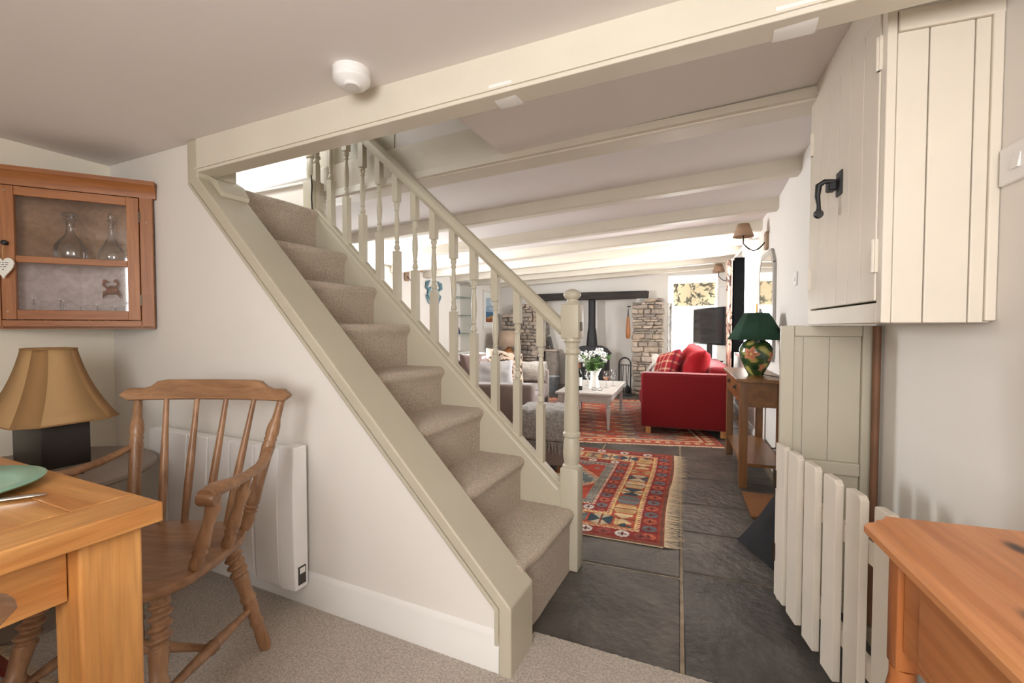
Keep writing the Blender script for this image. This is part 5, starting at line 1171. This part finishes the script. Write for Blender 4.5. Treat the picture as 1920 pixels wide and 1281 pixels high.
# lamp on small chest behind the taupe sofa
sc = thing('lamp_chest', 'small dark wooden chest behind the taupe sofa', 'chest', (-3.42, 7.20, 0.0)); sc.scale = (1, 1, 0.87)
MB().rbox(-0.22, 0.22, -0.18, 0.18, 0.04, 0.62, 0.006, 2).obj('body', M['console_oak_z'], sc)
MB().rbox(-0.24, 0.24, -0.20, 0.20, 0.621, 0.645, 0.006, 2).obj('top', M['console_oak'], sc)
for k in range(3):
    d_ = MB().box(-0.20, 0.20, -0.190, -0.1805, 0.06+0.185*k, 0.235+0.185*k).obj('drawer', M['console_oak'], sc, bevel=0.003)
    for sx in (-1, 1): MB().lathe([(0,.008),(.012,.008),(.016,.014),(.024,.012)], seg=12).xf(Matrix.Translation((sx*.1,-.19,.148+.185*k)) @ Matrix.Rotation(R(90),4,'X')).obj('knob', M['dark_brass'], d_)
for sx in (-1, 1):
    for sy in (-1, 1): MB().box(sx*.2-.02, sx*.2+.02, sy*.16-.02, sy*.16+.02, 0, .04).obj('foot', M['console_oak_z'], sc)
l2 = thing('table_lamp', 'table lamp with pinkish beige drum shade behind the taupe sofa', 'lamp', (-3.42, 7.20, 0.562))
MB().lathe([(0,.075),(.02,.08),(.05,.06),(.09,.085),(.12,.09),(.16,.06),(.19,.025),(.22,.02),(.24,.012),(.40,.01)], seg=24).obj('base', M['pine_cab'], l2, ang=60)
ls_ = MB().lathe([(0.21,.185),(.48,.155)], seg=36, cap=False).obj('lamp_shade', M['shade_beige'], l2, ang=80); ls_.modifiers.new('s', 'SOLIDIFY').thickness = 0.003
MB().tube([(-0.155,0,0.47),(0,0,0.39),(0.155,0,0.47)], 0.003, 6).obj('shade_carrier', M['brass'], l2)

# ------------------------------------------------------------------ left wall: crab plaque, alcove, picture
pc = thing('crab_plaque', 'blue painted crab plaque on the left living room wall', 'plaque', (X_LL+0.004, 5.60, 1.60))
n1, n2 = 25, 25; TH, PH_ = np.meshgrid(np.linspace(0, np.pi/2, n1), np.linspace(0, 2*np.pi, n2), indexing='ij')
P = np.stack([0.045*np.cos(TH), 0.155*np.sin(TH)*np.cos(PH_), 0.120*np.sin(TH)*np.sin(PH_)-0.01], -1)
rgb = np.zeros(P.shape); rgb[:] = (150, 186, 190); rgb[TH > 1.05] = (92, 132, 150); rgb[TH > 1.3] = (50, 84, 110); spt = np.sin(PH_*9)*np.sin(TH*14) > .72; rgb[spt] = (196, 196, 180)
painted_grid('shell', P, rgb, M['dye_crab'], pc)
plain('crab_blue', (112, 146, 160), 0.5, var=0.3, scale=30)
for sy in (-1, 1):
    MB().tube([(.02,sy*.12,.05),(.02,sy*.185,.08),(.02,sy*.165,.145),(.02,sy*.10,.185)], [.016,.022,.030,.006], 10).obj('claw', M['crab_blue'], pc)
    for k in range(4): MB().tube([(.012,sy*.13,-.01-.026*k),(.014,sy*(.185-.018*k),-.03-.034*k),(.012,sy*(.175-.03*k),-.09-.026*k)], [.010,.009,.003], 8).obj('crab_leg', M['crab_blue'], pc)
    MB().turn((.03,sy*.03,.10),(.045,sy*.032,.125),[(0,.009),(1,.009)],10).obj('eye', M['iron'], pc)
al = thing('alcove_shelves', 'recessed glass shelves in white framed wall alcove', 'shelves', (X_LL-0.15, (AY0+AY1)/2, AZ0))
for z in (0.30, 0.60, 0.90): MB().box(-0.13, 0.13, -(AY1-AY0)/2+.004, (AY1-AY0)/2-.004, z, z+.008).obj('shelf', M['glass_green'], al)
ar = MB()
for a, b, c, d in ((AY0-.06, AY0, AZ0-.06, AZ1+.06), (AY1, AY1+.06, AZ0-.06, AZ1+.06), (AY0, AY1, AZ1, AZ1+.06), (AY0-.09, AY1+.09, AZ0-.03, AZ0)): ar.box(X_LL, X_LL+.022, a, b, c, d)
struct(ar, 'trim_3', 'white_gloss', bevel=0.003)
yb = AY0+0.03
for k, (mt, w_, h_) in enumerate((('teal_book',.032,.20),('blue_book',.026,.22),('red_book',.03,.19),('dark_book',.036,.21),('teal_book',.024,.18))):
    bo = thing('book', ['teal','blue','red','dark brown','slim teal'][k]+' hardback book standing on the glass alcove shelf', 'book', (X_LL-0.17, yb+w_/2, AZ0+0.6085), 0, 'books in the alcove')
    MB().box(-.075, .075, -w_/2, w_/2, 0, h_).obj('cover', M[mt], bo, bevel=0.002); MB().box(-.073, .0765, -w_/2+.003, w_/2-.003, .003, h_-.004).obj('pages', M['paper'], bo); yb += w_+.002
for k in range(3):
    bo = thing('book', ['blue','dark brown','red'][k]+' book lying flat at '+['the bottom','the middle','the top']['012'.index(str(k))]+' of the alcove pile', 'book', (X_LL-0.16, AY0+0.22, AZ0+0.3085+.032*k), R(6*k))
    MB().box(-.08, .08, -.11, .11, 0, .030).obj('cover', M[['blue_book','dark_book','red_book'][k]], bo, bevel=.002)
pcx = thing('framed_picture', 'white framed coastal seascape print on the left wall near the fireplace', 'picture', (X_LL, 7.37, 1.42))
MB().box(0.0, 0.012, -0.235, 0.235, -0.33, 0.33).obj('backing', M['paper'], pcx)
f_ = MB()
for a, b, c, d in ((-.255,-.225,-.35,.35),(.225,.255,-.35,.35),(-.225,.225,-.35,-.32),(-.225,.225,.32,.35)): f_.box(0.0, 0.028, a, b, c, d)
f_.obj('frame', M['frame_white'], pcx, bevel=0.003)
n_ = 50; U2, V2 = np.meshgrid(np.linspace(-.15, .15, n_), np.linspace(-.22, .22, n_)); rgb = np.zeros(U2.shape+(3,)); rgb[:] = (150, 176, 196)
rgb[V2 > .08] = (176, 196, 210); rgb[(np.sin(U2*30)+np.sin(V2*50+U2*20) > 1.0) & (V2 > .02)] = (214, 220, 224); rgb[V2 < -.04] = (74, 112, 146); rgb[(V2 < -.12+.02*np.sin(U2*20))] = (196, 160, 104); rgb[(V2 < -.15+.015*np.sin(U2*33))] = (150, 92, 60)
painted_grid('print', np.stack([np.full(U2.shape, .0135), U2, V2], -1), rgb, M['dye_print'], pcx)

# ------------------------------------------------------------------ far right corner: blind, curtains, TV, cupboard
rb_o = thing('roman_blind', 'cream roman blind printed with dark leaves in the far window', 'blind', ((VX0+VX1)/2+0.02, 7.93, 1.455))
n_ = 110; U2, V2 = np.meshgrid(np.linspace(-1, 1, n_), np.linspace(-1, 1, 60)); lf_rng = np.random.default_rng(12)
rgb = leaf_print(U2, V2, 60, (232, 218, 184), [(92, 92, 84), (110, 112, 104), (128, 120, 100)], 1.6, 0.26)
bwd = (VX1-VX0)/2-0.045
P = np.stack([U2*bwd, -0.012-0.010*np.abs(np.sin(V2*6)), (V2+1)*0.5*0.36], -1); painted_grid('blind_cloth', P, rgb, M['dye_linen'], rb_o)
MB().box(-bwd, bwd, -0.02, 0.02, 0.36, 0.385).obj('headrail', M['white_gloss'], rb_o)
MB().box(-bwd, bwd, -0.014, -0.004, -0.012, 0.004).obj('bottom_bar', M['white_gloss'], rb_o)
def curtain(name, label, loc, rz, w, h, folds, base, inks, lining=True, n=70, seed=1, dens=60):
    global lf_rng
    lf_rng = np.random.default_rng(seed); o = thing(name, label, 'curtain', loc, rz)
    U, V = np.meshgrid(np.linspace(0, 1, n), np.linspace(0, 1, 90)); amp = 0.042
    tie = 1-0.12*np.sin(V*np.pi)
    P = np.stack([-0.03+amp*np.sin(U*np.pi*2*folds)*(0.6+0.4*V), U*w*tie, V*h], -1); rgb = leaf_print(U*2-1, V*2-1, dens, base, inks, 0.5, 0.12)
    painted_grid('face', P, rgb, M['dye_linen'], o)
    if lining:
        mb = MB(); rows = [[mb.bm.verts.new((float(P[j, i, 0])+0.012, float(P[j, i, 1]), float(P[j, i, 2]))) for i in range(0, n, 3)] for j in range(0, 90, 4)]
        for a, b in zip(rows, rows[1:]):
            for i in range(len(a)-1): mb.bm.faces.new((a[i], a[i+1], b[i+1], b[i]))
        mb.obj('lining', M['shadow_black'], o, ang=90)
    return o
curtain('leaf_curtain', 'long leaf-print curtain with shadow-black lining hanging by the bright side window', rw(-0.085, WY1-0.02, 0.55), WALL_A, 0.26, 1.36, 3, (226, 200, 180), [(96, 80, 74), (130, 104, 92)])
curtain('leaf_curtain', 'narrow white curtain with blue leaf print beside right stone jamb', (VX0-0.005, Y_F-0.035, 0.45), R(-90), 0.07, 1.05, 1, (236, 234, 228), [(84, 104, 140), (120, 124, 110)], False, 24, 3, 40)
MB().box(-0.005, 0.105, -0.040, -0.030, 0.26, 1.37).obj('curtain_shadow_panel', M['shadow_black'], [o for o in col.objects if o.name == 'leaf_curtain'][0], smooth=False)  # added black panel standing in for the curtain's shaded back
pole = MB().tube([rw(-0.075, WY0-0.12, 1.945), rw(-0.075, WY1+0.30, 1.945)], 0.011, 10)
for yy in (WY0-0.13, WY1+0.31):
    pole.turn(rw(-0.075, yy-0.02, 1.945), rw(-0.075, yy+0.02, 1.945), [(0,.008),(.2,.022),(.8,.022),(1,.008)], 12)
for yy in (WY0-0.05, WY1+0.20): pole.tube([rw(-0.075, yy, 1.945), rw(0.0, yy, 1.945)], 0.007, 8)
tag(pole.obj('curtain_pole', M['white_gloss'], None, ang=50), 'white curtain pole with ball ends over the bright side window', 'curtain pole')
tv = thing('television', 'black flat screen television angled in the far right corner', 'television', (-0.20, 7.05, 0.62), R(-60))
# local: x along width, -y faces the room
MB().rbox(-0.42, 0.42, -0.02, 0.025, 0.24, 0.76, 0.006, 2).obj('casing', M['black_plastic'], tv)
m_, n2_, l2_, b2_ = nmat('tv_glass'); b2_.inputs['Base Color'].default_value = (0.03, 0.032, 0.036, 1); b2_.inputs['Roughness'].default_value = 0.12
MB().box(-0.405, 0.405, -0.0225, -0.0205, 0.262, 0.745).obj('screen', M['tv_glass'], tv)
MB().box(-0.05, 0.05, 0.0, 0.03, 0.03, 0.24).box(-0.20, 0.20, -0.09, 0.11, 0.0, 0.02).obj('stand', M['black_plastic'], tv, bevel=0.003)
tvc = thing('television_cabinet', 'low white painted cabinet beneath the television', 'cabinet', (-0.27, 7.13, 0.0), R(-62))
MB().box(-0.36, 0.36, -0.16, 0.14, 0.04, 0.595).obj('body', M['white_gloss'], tvc, bevel=0.003); MB().box(-0.38, 0.38, -0.185, 0.15, 0.596, 0.619).obj('top', M['white_gloss'], tvc, bevel=0.004); MB().box(-0.34, 0.34, -0.14, 0.12, 0.0, 0.04).obj('plinth', M['white_gloss'], tvc)
for sx in (-1, 1):
    d_ = MB().box(sx*.175-.17, sx*.175+.17, -.176, -.1605, .06, .575).obj('door', M['white_gloss'], tvc, bevel=0.003)
    MB().lathe([(0,.008),(.014,.008),(.018,.014),(.026,.010)], seg=12).xf(Matrix.Translation((sx*.03,-.176,.33)) @ Matrix.Rotation(R(90),4,'X')).obj('knob', M['steel'], d_)
wc2 = thing('corner_cupboard', 'small white panelled wall cupboard above the television', 'cupboard', rw(-0.002, 5.72, 1.28), WALL_A)
MB().box(-0.16, 0.0, 0.0, 0.50, 0.0, 0.40).obj('body', M['white_gloss'], wc2, bevel=0.003)
MB().box(-0.19, 0.0, -0.02, 0.52, 0.401, 0.43).obj('cornice', M['white_gloss'], wc2, bevel=0.006)
for a in (0.02, 0.255):
    d_ = MB().box(-0.172, -0.1605, a, a+0.225, 0.02, 0.38).obj('door', M['white_gloss'], wc2, bevel=0.003)
    f2 = MB()
    for p in ((a+.002, a+.05, .022, .378), (a+.175, a+.223, .022, .378), (a+.0505, a+.1745, .022, .07), (a+.0505, a+.1745, .33, .378)): f2.box(-.179, -.1725, *p)
    f2.obj('door_frame', M['white_gloss'], d_, bevel=.002)
